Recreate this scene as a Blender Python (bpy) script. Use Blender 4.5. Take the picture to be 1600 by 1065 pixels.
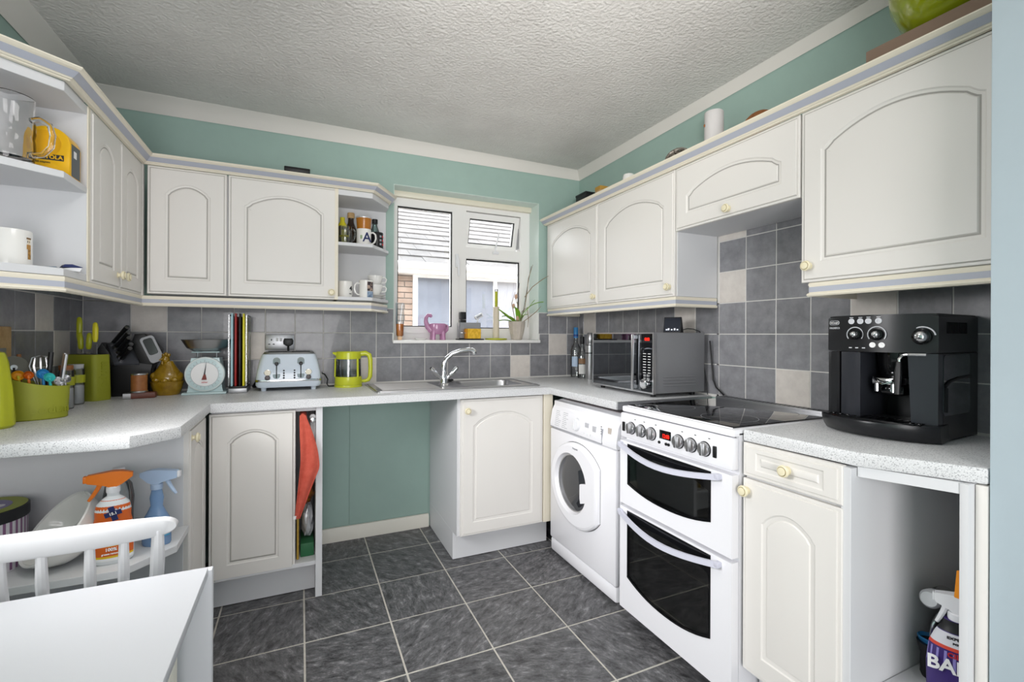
import bpy, bmesh, math, random
from mathutils import Vector, Matrix
R = math.radians
random.seed(7)
S = bpy.context.scene
COL = S.collection
for o in list(bpy.data.objects): bpy.data.objects.remove(o)

# ------------------------------------------------------------------ camera
YAW, ROLL, FPX, CAM = 0.42624, 0.0043, 726.5, (-1.8447, -2.8882, 1.2031)
cd = bpy.data.cameras.new('camera'); cam = bpy.data.objects.new('camera', cd); COL.objects.link(cam)
right = Vector((math.cos(YAW), -math.sin(YAW), 0)); fwd = Vector((math.sin(YAW), math.cos(YAW), 0)); up = Vector((0, 0, 1))
r2 = right * math.cos(ROLL) + up * math.sin(ROLL); u2 = up * math.cos(ROLL) - right * math.sin(ROLL)
cam.matrix_world = Matrix(((r2.x, u2.x, -fwd.x, CAM[0]), (r2.y, u2.y, -fwd.y, CAM[1]), (r2.z, u2.z, -fwd.z, CAM[2]), (0, 0, 0, 1)))
cd.sensor_width = 36; cd.lens = FPX / 1600 * 36; cd.shift_y = -9 / 1600; cd.clip_start = 0.02
S.camera = cam
# ------------------------------------------------------------------ world, lights, exposure
W = bpy.data.worlds.new('overcast_sky'); S.world = W; W.use_nodes = True
bg = W.node_tree.nodes['Background']; bg.inputs[0].default_value = (0.93, 0.96, 1.0, 1); bg.inputs[1].default_value = 9.0
S.view_settings.view_transform = 'Standard'; S.view_settings.look = 'None'
S.view_settings.gamma = 1; S.view_settings.use_curve_mapping = False; S.view_settings.exposure = 0.0
def area(name, loc, target, sx, sy, power, colr=(1, 1, 1)):
    l = bpy.data.lights.new(name, 'AREA'); l.shape = 'RECTANGLE'; l.size = sx; l.size_y = sy; l.energy = power; l.color = colr
    o = bpy.data.objects.new(name, l); COL.objects.link(o); o.location = loc
    o.rotation_euler = (Vector(target) - Vector(loc)).to_track_quat('-Z', 'Y').to_euler(); return o
area('rear_fill', (-2.0, -4.5, 0.95), (-1.2, 0, .75), 1.6, 1.8, 64, (1, 0.965, 0.975))  # added fill light behind the camera; no door is built there
area('overhead_fill', (-1.75, -1.75, 2.36), (-1.45, -1.55, 0), 0.7, 0.7, 9, (1, 0.975, 0.96))  # added soft fill from overhead, out of view, without a fitting
area('left_fill', (-2.77, -1.62, 1.36), (-.575, -1.15, .3), .6, .7, 13.5, (1, .985, 1)).data.spread = R(88)  # added fill for the washer and cooker fronts; no window on that wall
fl = bpy.data.lights.new('bounce_flash', 'SPOT'); fl.energy = 92; fl.spot_size = R(76); fl.spot_blend = 1.0; fl.shadow_soft_size = .12; fl.color = (1, .965, .93)
fo = bpy.data.objects.new('bounce_flash', fl); COL.objects.link(fo); fo.location = (-1.55, -2.75, 1.62)
fo.rotation_euler = (Vector((-1.0, -1.45, 2.39)) - fo.location).to_track_quat('-Z', 'Y').to_euler()

# ------------------------------------------------------------------ materials
def lin(h):
    c = [int(h[i:i + 2], 16) / 255 for i in (0, 2, 4)]
    return tuple(x / 12.92 if x <= .04045 else ((x + .055) / 1.055) ** 2.4 for x in c) + (1,)
MATS = {}
def M(name, hexc, rough=.5, metal=0., var=None, bump=None, spec=.5, trans=0., ior=1.45, emit=None, rnd=0., alpha=1., coat=0.):
    """var=(hex2, scale, lo, hi) noise colour variation; bump=(scale, strength, distance)"""
    if name in MATS: return MATS[name]
    m = bpy.data.materials.new(name); m.use_nodes = True; nt = m.node_tree; b = nt.nodes['Principled BSDF']; L = nt.links.new
    b.inputs['Base Color'].default_value = lin(hexc); b.inputs['Roughness'].default_value = rough; b.inputs['Metallic'].default_value = metal
    b.inputs['Specular IOR Level'].default_value = spec; b.inputs['Transmission Weight'].default_value = trans; b.inputs['IOR'].default_value = ior
    b.inputs['Coat Weight'].default_value = coat
    if emit: b.inputs['Emission Color'].default_value = lin(emit[0]); b.inputs['Emission Strength'].default_value = emit[1]
    geo = nt.nodes.new('ShaderNodeNewGeometry')
    src = None
    if var:
        n = nt.nodes.new('ShaderNodeTexNoise'); n.inputs['Scale'].default_value = var[1]; n.inputs['Detail'].default_value = 6; n.inputs['Roughness'].default_value = .65
        L(geo.outputs['Position'], n.inputs['Vector'])
        r = nt.nodes.new('ShaderNodeValToRGB'); r.color_ramp.elements[0].position = var[2]; r.color_ramp.elements[1].position = var[3]
        r.color_ramp.elements[0].color = lin(hexc); r.color_ramp.elements[1].color = lin(var[0])
        L(n.outputs['Fac'], r.inputs['Fac']); src = r.outputs['Color']
    if rnd:
        oi = nt.nodes.new('ShaderNodeObjectInfo'); mr = nt.nodes.new('ShaderNodeMapRange'); mr.inputs[3].default_value = 1 - rnd; mr.inputs[4].default_value = 1 + rnd
        L(oi.outputs['Random'], mr.inputs[0]); hs = nt.nodes.new('ShaderNodeHueSaturation'); L(mr.outputs[0], hs.inputs['Value'])
        if src: L(src, hs.inputs['Color'])
        else: hs.inputs['Color'].default_value = lin(hexc)
        src = hs.outputs['Color']
    if src: L(src, b.inputs['Base Color'])
    if bump:
        n2 = nt.nodes.new('ShaderNodeTexNoise'); n2.inputs['Scale'].default_value = bump[0]; n2.inputs['Detail'].default_value = 4
        L(geo.outputs['Position'], n2.inputs['Vector'])
        bp = nt.nodes.new('ShaderNodeBump'); bp.inputs['Strength'].default_value = bump[1]; bp.inputs['Distance'].default_value = bump[2]
        L(n2.outputs['Fac'], bp.inputs['Height']); L(bp.outputs['Normal'], b.inputs['Normal'])
    MATS[name] = m; return m
def pane(name, tint='FFFFFF', gloss=.08):
    if name in MATS: return MATS[name]
    m = bpy.data.materials.new(name); m.use_nodes = True; nt = m.node_tree; nt.nodes.clear(); L = nt.links.new
    o = nt.nodes.new('ShaderNodeOutputMaterial'); mx = nt.nodes.new('ShaderNodeMixShader'); t = nt.nodes.new('ShaderNodeBsdfTransparent')
    g = nt.nodes.new('ShaderNodeBsdfGlossy'); g.inputs['Roughness'].default_value = .02; t.inputs['Color'].default_value = lin(tint)
    fr = nt.nodes.new('ShaderNodeFresnel'); fr.inputs['IOR'].default_value = 1.45
    mm = nt.nodes.new('ShaderNodeMath'); mm.operation = 'MULTIPLY_ADD'; mm.inputs[1].default_value = .9; mm.inputs[2].default_value = gloss - .04
    L(fr.outputs[0], mm.inputs[0]); L(mm.outputs[0], mx.inputs[0]); L(t.outputs[0], mx.inputs[1]); L(g.outputs[0], mx.inputs[2]); L(mx.outputs[0], o.inputs[0])
    MATS[name] = m; return m
WHITE_WALL = M('ceiling_white', 'E9E6E2', .8, var=('DAD6D2', 2.2, .35, .7), bump=(75, .8, .0085))
COVE = M('coving_white', 'E6E2DC', .7, bump=(30, .08, .003))
TEAL = M('teal_paint', 'A3BDB4', .6, var=('9DB6AE', 3, .35, .7), bump=(70, .10, .002))
PALE = M('pale_blue_paint', 'BECDD5', .6, var=('B9C8D0', 3, .35, .7), bump=(60, .10, .002))
GROUT = M('tile_grout', 'DAD8D4', .9, bump=(200, .2, .001))
TILE_D = M('dark_wall_tile', '7C7C80', .28, var=('98989C', 16, .35, .75), bump=(40, .08, .0015), rnd=.12, coat=.25)
TILE_L = M('pale_wall_tile', 'DCD6CF', .35, var=('CBC4BE', 18, .35, .75), bump=(40, .08, .0015), rnd=.05)
FGROUT = M('floor_grout', 'D2CFC6', .9, var=('B8B4AA', 25, .3, .7))
def slate():
    m = M('slate_floor_tile', '1B1C1E', .42, rnd=.10); nt = m.node_tree; L = nt.links.new; b = nt.nodes['Principled BSDF']
    geo = nt.nodes.new('ShaderNodeNewGeometry'); oi = nt.nodes.new('ShaderNodeObjectInfo')
    rot = nt.nodes.new('ShaderNodeVectorRotate'); rot.rotation_type = 'Z_AXIS'; mu = nt.nodes.new('ShaderNodeMath'); mu.operation = 'MULTIPLY'; mu.inputs[1].default_value = 6.28
    L(oi.outputs['Random'], mu.inputs[0]); L(mu.outputs[0], rot.inputs['Angle']); L(geo.outputs['Position'], rot.inputs['Vector'])
    sc = nt.nodes.new('ShaderNodeMapping'); sc.inputs['Scale'].default_value = (1, 2.2, 1); L(rot.outputs[0], sc.inputs['Vector'])
    n = nt.nodes.new('ShaderNodeTexNoise'); n.inputs['Scale'].default_value = 15; n.inputs['Detail'].default_value = 12; n.inputs['Roughness'].default_value = .82; n.inputs['Distortion'].default_value = .35
    L(sc.outputs[0], n.inputs['Vector'])
    r = nt.nodes.new('ShaderNodeValToRGB'); e = r.color_ramp.elements; e[0].position = .38; e[0].color = lin('323234'); e[1].position = .78; e[1].color = lin('C6C6C8')
    k = e.new(.55); k.color = lin('6A6A6C'); L(n.outputs['Fac'], r.inputs['Fac'])
    hs = [x for x in nt.nodes if x.bl_idname == 'ShaderNodeHueSaturation'][0]; L(r.outputs['Color'], hs.inputs['Color'])
    bp = nt.nodes.new('ShaderNodeBump'); bp.inputs['Strength'].default_value = .35; bp.inputs['Distance'].default_value = .004; L(n.outputs['Fac'], bp.inputs['Height']); L(bp.outputs[0], b.inputs['Normal'])
    return m
SLATE = slate()
CREAM = M('cream_door', 'E5E2DD', .38, bump=(120, .05, .001))
BEAD = M('cream_bead', 'E9E2D0', .4)
GREYLINE = M('grey_glaze', 'A9A6A0', .5)
STRIPE = M('blue_grey_stripe', 'B4B8C4', .45)
CARC = M('white_melamine', 'D9DADC', .45, bump=(150, .05, .001))
KNOBM = M('cream_knob', 'EDE4C4', .3, coat=.3); KNOBR = M('knob_ring', '9C8C62', .4)
def worktop_mat():
    m = M('speckled_worktop', 'D8D9DA', .38); nt = m.node_tree; L = nt.links.new; b = nt.nodes['Principled BSDF']
    geo = nt.nodes.new('ShaderNodeNewGeometry'); v = nt.nodes.new('ShaderNodeTexNoise'); v.inputs['Scale'].default_value = 330; v.inputs['Detail'].default_value = 1
    L(geo.outputs['Position'], v.inputs['Vector']); r = nt.nodes.new('ShaderNodeValToRGB'); e = r.color_ramp.elements
    e[0].position = .30; e[0].color = lin('9A9C9F'); e[1].position = .42; e[1].color = lin('D6D7D8'); k = e.new(.72); k.color = lin('E2E3E4')
    L(v.outputs['Fac'], r.inputs['Fac']); L(r.outputs[0], b.inputs['Base Color']); return m
WORK = worktop_mat()
UPVC = M('white_upvc', 'F0EFED', .3); RUBBER = M('black_gasket', '202122', .6); GLASS = pane('window_glass')
WHITE = M('white_enamel', 'F2F2F6', .25, coat=.2); WPLAST = M('white_plastic', 'E8E9EC', .35)
BLACK = M('black_plastic', '0F1012', .42); BLACKG = M('black_gloss', '0A0B0D', .06); DARK = M('dark_void', '0C0C0D', .8)
STEEL = M('brushed_steel', 'C4C4C6', .28, 1.); CHROME = M('chrome', 'DADBDD', .08, 1.); STEELR = M('satin_steel', 'A8A9AC', .4, 1.)
GREYP = M('grey_metal_paint', '8C8D90', .42, .35); LIME = M('lime_plastic', 'A9AE22', .32); LIMED = M('lime_rubber', '8F9426', .55)
LILAC = M('lilac_grey_handle', 'CDCEDB', .3); RED = M('red_plastic', 'A02420', .4); ORANGE = M('orange_plastic', 'E87A1E', .35); YEL = M('yellow_plastic', 'DDD32E', .4)
BLUE = M('blue_plastic', '2E7FB8', .35); TEALP = M('turquoise_plastic', '35B0AE', .35); PRINT_D = M('dark_print', '2A2B30', .6); PRINT_W = M('white_print', 'F2F2F2', .6); PRINT_R = M('red_print', 'C02A30', .6)
GREYPR = M('grey_print', '9A9CA2', .6); NAVY = M('navy_print', '1E2A5E', .5)
CERAM = M('white_ceramic', 'EFEEEA', .15, coat=.3); MUSTARD = M('mustard_glaze', '9A7A18', .16, var=('7A5C10', 30, .35, .7), bump=(60, .25, .004), coat=.5)
CLEAR = M('clear_glass', 'FFFFFF', .02, trans=1., ior=1.45); CLEARP = pane('clear_plastic', 'F2F4F4', .1)
WOOD = M('warm_wood', 'A0683A', .5, var=('7C4A24', 20, .35, .7)); DWOOD = M('dark_red_wood', '5E2E1E', .45); PALEW = M('pale_wood', 'C8A878', .6, var=('B08C5C', 30, .35, .7))
CHAIRW = M('white_gloss_paint', 'E4E4E6', .28); TABLEW = M('white_table_laminate', 'D2D4D8', .3); TABLEC = M('cream_table_leg', 'DFDDD0', .45)
PINK = M('mauve_glaze', 'B983A8', .15, coat=.5); SKIRT = M('cream_skirting', 'E0DDD2', .45)

# ------------------------------------------------------------------ mesh builder
class MB:
    def __init__(s): s.bm = bmesh.new()
    def _merge(s, sub, m=0, T=None):
        if T is not None: bmesh.ops.transform(sub, matrix=T, verts=sub.verts)
        bmesh.ops.recalc_face_normals(sub, faces=sub.faces)
        mp = {v: s.bm.verts.new(v.co) for v in sub.verts}
        for f in sub.faces:
            try: nf = s.bm.faces.new([mp[v] for v in f.verts]); nf.material_index = m if f.material_index == 0 else f.material_index
            except ValueError: pass
        sub.free(); return s
    def box(s, x0, x1, y0, y1, z0, z1, bev=0., m=0, seg=2, T=None):
        b = bmesh.new(); v = [b.verts.new((x, y, z)) for x in (x0, x1) for y in (y0, y1) for z in (z0, z1)]
        for f in ((0, 1, 3, 2), (4, 6, 7, 5), (0, 4, 5, 1), (2, 3, 7, 6), (0, 2, 6, 4), (1, 5, 7, 3)): b.faces.new([v[i] for i in f])
        if bev: bmesh.ops.bevel(b, geom=b.edges[:], offset=bev, segments=seg, profile=.5, affect='EDGES', clamp_overlap=True)
        return s._merge(b, m, T)
    def loft(s, rings, closed=True, caps=(True, True), m=0, T=None, loop=False):
        b = bmesh.new(); rv = [[b.verts.new(p) for p in r] for r in rings]; n = len(rings[0])
        prs = list(zip(rv[:-1], rv[1:])) + ([(rv[-1], rv[0])] if loop else [])
        for a, c in prs:
            for i in range(n if closed else n - 1):
                j = (i + 1) % n
                try: b.faces.new((a[i], a[j], c[j], c[i]))
                except ValueError: pass
        if closed and not loop:
            if caps[0]: b.faces.new(rv[0])
            if caps[1]: b.faces.new(rv[-1][::-1])
        bmesh.ops.remove_doubles(b, verts=b.verts, dist=1e-6)
        return s._merge(b, m, T)
    def lathe(s, prof, c=(0, 0, 0), seg=24, m=0, sx=1., sy=1., T=None, caps=True):
        rings = [[(c[0] + max(r, 1e-5) * sx * math.cos(2 * math.pi * i / seg), c[1] + max(r, 1e-5) * sy * math.sin(2 * math.pi * i / seg), c[2] + z) for i in range(seg)] for r, z in prof]
        return s.loft(rings, True, (caps, caps), m, T)
    def tube(s, pts, r, seg=8, m=0, T=None, loop=False, sq=None):
        pts = [Vector(p) for p in pts]; n = len(pts); rr = r if isinstance(r, (list, tuple)) else [r] * n; rings = []; up0 = None
        for i, p in enumerate(pts):
            if loop: t = pts[(i + 1) % n] - pts[i - 1]
            else: t = pts[min(i + 1, n - 1)] - pts[max(i - 1, 0)]
            t.normalize()
            if up0 is None: up0 = Vector((0, 0, 1)) if abs(t.z) < .9 else Vector((0, 1, 0))
            a = t.cross(up0)
            if a.length < 1e-4: a = t.cross(Vector((1, 0, 0)))
            a.normalize(); b_ = a.cross(t).normalized(); up0 = b_
            f2 = sq or 1.
            rings.append([tuple(p + rr[i] * (a * math.cos(2 * math.pi * k / seg) + b_ * f2 * math.sin(2 * math.pi * k / seg))) for k in range(seg)])
        return s.loft(rings, True, (True, True), m, T, loop)
    def prism(s, poly, a, b, axis='z', holes=(), m=0, bev=0., T=None, seg=2):
        def P(u, v, w): return {'z': (u, v, w), 'y': (u, w, v), 'x': (w, u, v)}[axis]
        sub = bmesh.new(); loops = [poly] + list(holes); fr = []; bk = []; ef = []
        for lp in loops:
            f = [sub.verts.new(P(x, y, a)) for x, y in lp]; k = [sub.verts.new(P(x, y, b)) for x, y in lp]; fr.append(f); bk.append(k)
            for i in range(len(lp)):
                j = (i + 1) % len(lp); sub.faces.new((f[i], f[j], k[j], k[i]))
        if not holes:
            f1 = sub.faces.new(fr[0]); f2 = sub.faces.new(bk[0])
            if bev:
                ed = list(set(f1.edges[:]) | set(f2.edges[:]))
                bmesh.ops.bevel(sub, geom=ed, offset=bev, segments=seg, profile=.5, affect='EDGES', clamp_overlap=True)
        else:
            for grp in (fr, bk):
                es = []
                for lp in grp:
                    for i in range(len(lp)): es.append(sub.edges.get((lp[i], lp[(i + 1) % len(lp)])))
                bmesh.ops.triangle_fill(sub, use_beauty=True, edges=es)
        return s._merge(sub, m, T)
    def sweep(s, path, prof, side=1, m=0, closed_prof=True, zs=None):
        """path of xy points, profile of (outward d, z); outward = left of travel when side=1"""
        P = [Vector(p) for p in path]; n = len(P); rings = []
        nm = []
        for i in range(n - 1):
            d = (P[i + 1] - P[i]).normalized(); nm.append(Vector((-d.y, d.x)) * side)
        for i in range(n):
            if i == 0: q = nm[0]
            elif i == n - 1: q = nm[-1]
            else:
                q = (nm[i - 1] + nm[i]); q = q / max(q.dot(nm[i]), .2)
            dz = zs[i] if zs else 0
            rings.append([(P[i].x + q.x * d, P[i].y + q.y * d, z + dz) for d, z in prof])
        return s.loft(rings, closed_prof, (True, True), m)
    def ball(s, c, r, m=0, seg=16, T=None):
        r = r if isinstance(r, (tuple, list)) else (r, r, r)
        n = seg // 2
        prof = [(math.sin(math.pi * i / n), -math.cos(math.pi * i / n)) for i in range(n + 1)]
        T0 = Matrix.Translation(c) @ Matrix.Diagonal((r[0], r[1], r[2], 1))
        return s.lathe(prof, (0, 0, 0), seg, m, 1, 1, (T @ T0) if T is not None else T0)
    def sheet(s, f, nu, nv, th=0.002, m=0):
        """f(u,v)->point ; thickened by offsetting along normals"""
        b = bmesh.new(); g = [[b.verts.new(f(i / nu, j / nv)) for j in range(nv + 1)] for i in range(nu + 1)]
        for i in range(nu):
            for j in range(nv): b.faces.new((g[i][j], g[i + 1][j], g[i + 1][j + 1], g[i][j + 1]))
        b.normal_update()
        bmesh.ops.solidify(b, geom=b.faces[:], thickness=th)
        return s._merge(b, m)
    def build(s, name, mats, parent=None, off=None, ang=35, loc=None, rot=None):
        me = bpy.data.meshes.new(name)
        if off is not None: bmesh.ops.translate(s.bm, verts=s.bm.verts, vec=(-off[0], -off[1], -off[2]))
        s.bm.to_mesh(me); s.bm.free()
        for mm in (mats if isinstance(mats, (list, tuple)) else [mats]): me.materials.append(mm)
        me.polygons.foreach_set('use_smooth', [True] * len(me.polygons)); me.set_sharp_from_angle(angle=R(ang))
        o = bpy.data.objects.new(name, me); COL.objects.link(o)
        if parent is not None: o.parent = parent
        if loc is not None: o.location = loc
        if rot is not None: o.rotation_euler = rot
        return o
def tag(o, label, cat, group=None):
    o['label'] = label; o['category'] = cat
    if group: o['group'] = group
    return o
def thing(name, label, cat, loc=(0, 0, 0), rz=0., group=None, rot=None):
    o = bpy.data.objects.new(name, None); o.empty_display_size = .05; COL.objects.link(o); o.location = loc
    o.rotation_euler = rot if rot else (0, 0, rz); return tag(o, label, cat, group)
def struct(o): o['kind'] = 'structure'; return o
def copy_tree(o, parent=None):
    c = o.copy(); COL.objects.link(c); c.parent = parent
    for ch in list(o.children): copy_tree(ch, c)
    return c
def text(s, size, mat, parent, loc, rot=(R(90), 0, 0), name='lettering', ext=.0006, sx=1., align='CENTER', bold=0.):
    c = bpy.data.curves.new(name, 'FONT'); c.body = s; c.size = size; c.extrude = ext; c.align_x = align; c.align_y = 'CENTER'; c.resolution_u = 3; c.offset = bold
    t = bpy.data.objects.new(name, c); COL.objects.link(t); dg = bpy.context.evaluated_depsgraph_get()
    me = bpy.data.meshes.new_from_object(t.evaluated_get(dg)); bpy.data.objects.remove(t); bpy.data.curves.remove(c)
    me.materials.clear(); me.materials.append(mat); o = bpy.data.objects.new(name, me); COL.objects.link(o); o.parent = parent; o.location = loc; o.rotation_euler = rot; o.scale = (sx, 1, 1); return o
TX = lambda a: Matrix.Rotation(a, 4, 'X')
TY = lambda a: Matrix.Rotation(a, 4, 'Y')
TZ = lambda a: Matrix.Rotation(a, 4, 'Z')
TT = lambda *v: Matrix.Translation(v)
ARC = lambda n, a0, a1, r, cx, cy: [(cx + r * math.cos(a0 + (a1 - a0) * i / n), cy + r * math.sin(a0 + (a1 - a0) * i / n)) for i in range(n + 1)]
def rrect(x0, x1, y0, y1, r, n=4):
    p = []
    for cx, cy, a in ((x1 - r, y0 + r, -90), (x1 - r, y1 - r, 0), (x0 + r, y1 - r, 90), (x0 + r, y0 + r, 180)): p += ARC(n, R(a), R(a + 90), r, cx, cy)
    return p
# ================================================================== setting
XL, YF, CEIL = -2.806, -4.6, 2.39
WX0, WX1, WZ0, WZ1 = -1.33, -.327, 1.168, 2.127          # window opening
g = MB(); g.box(XL - .1, .11, YF, .29, -.12, -.0022); floor = struct(g.build('floor', FGROUT))
g = MB(); g.box(XL - .1, .11, YF, .29, CEIL, CEIL + .1); struct(g.build('ceiling', WHITE_WALL))
g = MB(); g.prism([(XL - .1, -.004), (.11, -.004), (.11, CEIL), (XL - .1, CEIL)], .006, .29, 'y', holes=[[(WX0, WZ0), (WX1, WZ0), (WX1, WZ1), (WX0, WZ1)]])
wall_back = struct(g.build('wall_back', TEAL))
g = MB(); g.box(.006, .11, -2.385, .006, -.004, CEIL); wall_right = struct(g.build('wall_right', TEAL))
g = MB(); g.box(XL - .1, XL, YF, .006, -.004, CEIL); wall_left = struct(g.build('wall_left', TEAL))
g = MB(); g.box(-.45, .11, YF, -2.386, -.004, CEIL, bev=.004); struct(g.build('wall_pier', PALE))
g = MB(); g.box(XL - .1, .11, YF - .1, YF, -.004, CEIL); struct(g.build('wall_front', PALE))
for a, b in ((-1.752, -1.583), (-1.58, -1.108)):
    g = MB(); g.box(a, b, .001, .006, .085, .872, bev=.001); g.build('wall_panel', TEAL, wall_back)
cove = [(0, 0), (.004, -.004), (.012, .012), (.026, .034), (.044, .052), (.066, .064), (.072, .070), (.072, .13), (0, .13)]
g = MB(); g.sweep([(XL, YF), (XL, .006), (.006, .006), (.006, -2.386)], cove, -1, zs=[2.318, 2.318, 2.335, 2.356]); struct(g.build('trim_1', COVE))
g = MB(); g.sweep([(-1.752, 0.001), (-1.108, 0.001)], [(0, 0), (.016, 0), (.016, .062), (.008, .078), (0, .08)], -1); struct(g.build('baseboard_back', SKIRT))
# ---- floor tiles
def tile_mesh(w, h, t, c, mt, cache={}):
    k = (round(w, 3), round(h, 3), t, mt.name)
    if k not in cache:
        g = MB(); a, b = w / 2, h / 2
        g.loft([[(-a, 0, -b), (a, 0, -b), (a, 0, b), (-a, 0, b)], [(-a, -t + c, -b), (a, -t + c, -b), (a, -t + c, b), (-a, -t + c, b)], [(-a + c, -t, -b + c), (a - c, -t, -b + c), (a - c, -t, b - c), (-a + c, -t, b - c)]])
        o = g.build('tile', mt); cache[k] = o.data; bpy.data.objects.remove(o)
    return cache[k]
def put_tile(par, w, h, t, c, mt, loc, rot):
    o = bpy.data.objects.new('tile', tile_mesh(w, h, t, c, mt)); COL.objects.link(o); o.parent = par; o.location = loc; o.rotation_euler = rot
fx = [max(XL, -1.165 + .331 * k) for k in range(-5, 4)] + [.004]
fy = [.004] + [-.245 - .329 * k for k in range(0, 10)]
for i in range(len(fx) - 1):
    for j in range(len(fy) - 1):
        w, h = fx[i + 1] - fx[i] - .007, fy[j] - fy[j + 1] - .008
        if w > .02 and h > .02: put_tile(floor, w, h, .004, .0012, SLATE, ((fx[i] + fx[i + 1]) / 2, (fy[j] + fy[j + 1]) / 2, -.004 + random.uniform(-.0006, .0004)), (R(-90), 0, 0))
# ---- wall tiles
ZG = [.917, 1.065, 1.213, 1.361, 1.509, 1.657, 1.805]; GW = .0042
def cells(cuts):
    return [(min(a, b), max(a, b)) for a, b in zip(cuts[:-1], cuts[1:])]
g = MB(); g.box(XL, WX0, .002, .0062, .905, 1.363); g.box(WX1, .004, .002, .0062, .905, 1.363); g.box(WX0 - .001, WX1 + .001, .002, .0062, .905, WZ0 - .005); g.build('grout', GROUT, wall_back)
bx = [.001] + [-.0987 - .148 * k for k in range(18)] + [-2.8]
LB = {(17, 2), (1, 1), (14, 1), (3, 0), (10, 0)}
for k, (a, b) in enumerate(cells(bx)):
    if b < -1.40: put_tile(wall_back, b - a - GW, .021, .0052, .0012, TILE_D, ((a + b) / 2, .0052, 1.3745), (0, 0, 0))
    for r in range(3):
        z0, z1 = ZG[r], ZG[r + 1]; parts = [(a, b, z0, z1)]
        if b > WX0 and a < WX1 and z1 > WZ0:
            parts = []
            if z0 > WZ0 - .01:
                if a < WX0: parts.append((a, WX0 + .002, z0, z1))
                elif b > WX1: parts.append((WX1 - .002, b, z0, z1))
            elif a < WX0 or b > WX1:          # tile notched round the sill corner
                h_ = GW / 2; zc, p0, p1 = WZ0 - .006 - h_, a + h_, b - h_
                if a < WX0: poly = [(p0, z0 + h_), (p1, z0 + h_), (p1, zc), (WX0 - .006, zc), (WX0 - .006, z1 - h_), (p0, z1 - h_)]
                else: poly = [(p0, z0 + h_), (p1, z0 + h_), (p1, z1 - h_), (WX1 + .008, z1 - h_), (WX1 + .008, zc), (p0, zc)]
                g = MB(); g.prism(poly, 0, .0052, 'y'); g.build('tile', TILE_L if (k, r) in LB else TILE_D, wall_back)
            elif z0 < WZ0: parts.append((a, b, z0, WZ0 - .006))
        for p0, p1, q0, q1 in parts:
            w, h = p1 - p0 - GW, q1 - q0 - GW
            if w > .008 and h > .008: put_tile(wall_back, w, h, .0052, .0012, TILE_L if (k, r) in LB else TILE_D, ((p0 + p1) / 2, .0052, (q0 + q1) / 2), (0, 0, 0))
g = MB(); g.box(.002, .0062, -1.25, .002, .905, 1.363); g.box(.002, .0062, -2.384, -1.238, .905, 1.69); g.build('grout', GROUT, wall_right)
ry = [.001] + [-.2153 - .148 * k for k in range(-1, 15)] + [-2.384]
LR = {(1, 2), (7, 2), (9, 3), (9, 5), (11, 0), (13, 2)}
for k, (a, b) in enumerate(cells(ry)):
    for r in range(6):
        if r > 2 and (k < 9 or k > 13): continue
        q0, q1 = ZG[r], min(ZG[r + 1], 1.69)
        w, h = b - a - GW, q1 - q0 - GW
        if w > .008: put_tile(wall_right, w, h, .0052, .0012, TILE_L if (k, r) in LR else TILE_D, (.0052, (a + b) / 2, (q0 + q1) / 2), (0, 0, R(-90)))
g = MB(); g.box(-2.806, -2.802, -1.35, .002, .905, 1.386); g.box(XL, -1.40, .002, .0062, 1.36, 1.386); g.build('grout', GROUT, wall_left)
ly = [.001, -.134, -.285, -.437, -.582, -.730, -.878, -1.026, -1.174, -1.322]
LL = {(2, 2), (1, 1)}
for k, (a, b) in enumerate(cells(ly)):
    for r in range(3):
        if r == 2: put_tile(wall_left, b - a - GW, .021, .0052, .0012, TILE_D, (-2.8052, (a + b) / 2, 1.3745), (0, 0, R(90)))
        put_tile(wall_left, b - a - GW, .148 - GW, .0052, .0012, TILE_L if (k, r) in LL else TILE_D, (-2.8052, (a + b) / 2, (ZG[r] + ZG[r + 1]) / 2), (0, 0, R(90)))
# ---- window
win = bpy.data.objects.new('window_1', None); COL.objects.link(win); struct(win)
YW = .145
g = MB()
o_ = [(WX0, WZ0), (WX1, WZ0), (WX1, WZ1), (WX0, WZ1)]
h1 = [(-1.302, 1.215), (-.874, 1.215), (-.874, 2.062), (-1.302, 2.062)]
h2 = [(-.816, 1.805), (-.402, 1.805), (-.402, 2.056), (-.816, 2.056)]
h3 = [(-.816, 1.246), (-.402, 1.246), (-.402, 1.733), (-.816, 1.733)]
g.prism(o_, YW, YW + .065, 'y', holes=[h1, h2, h3]); g.build('frame', UPVC, win)
g = MB(); g.box(WX0, WX1, YW - .03, YW + .01, 2.088, 2.127, bev=.006); g.build('head_trim', BEAD, win)
def sash(name, x0, x1, z0, z1, wl, wr, wb, wt, y, t, glass='glass'):
    s = bpy.data.objects.new(name, None); COL.objects.link(s); s.parent = win
    g = MB(); g.prism([(x0, z0), (x1, z0), (x1, z1), (x0, z1)], y, y + t, 'y', holes=[[(x0 + wl, z0 + wb), (x1 - wr, z0 + wb), (x1 - wr, z1 - wt), (x0 + wl, z1 - wt)]]); g.build('sash_frame', UPVC, s)
    a0, a1, c0, c1 = x0 + wl, x1 - wr, z0 + wb, z1 - wt
    g = MB(); g.prism([(a0, c0), (a1, c0), (a1, c1), (a0, c1)], y + .008, y + .022, 'y', holes=[[(a0 + .006, c0 + .006), (a1 - .006, c0 + .006), (a1 - .006, c1 - .008), (a0 + .006, c1 - .008)]]); g.build('gasket', RUBBER, s)
    g = MB(); g.box(a0, a1, y + .012, y + .016, c0, c1); g.build('glass_pane', GLASS, s); return s
s1 = sash('casement_sash', -1.302, -.874, 1.215, 2.062, .019, .044, .042, .03, YW - .012, .06)
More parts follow.
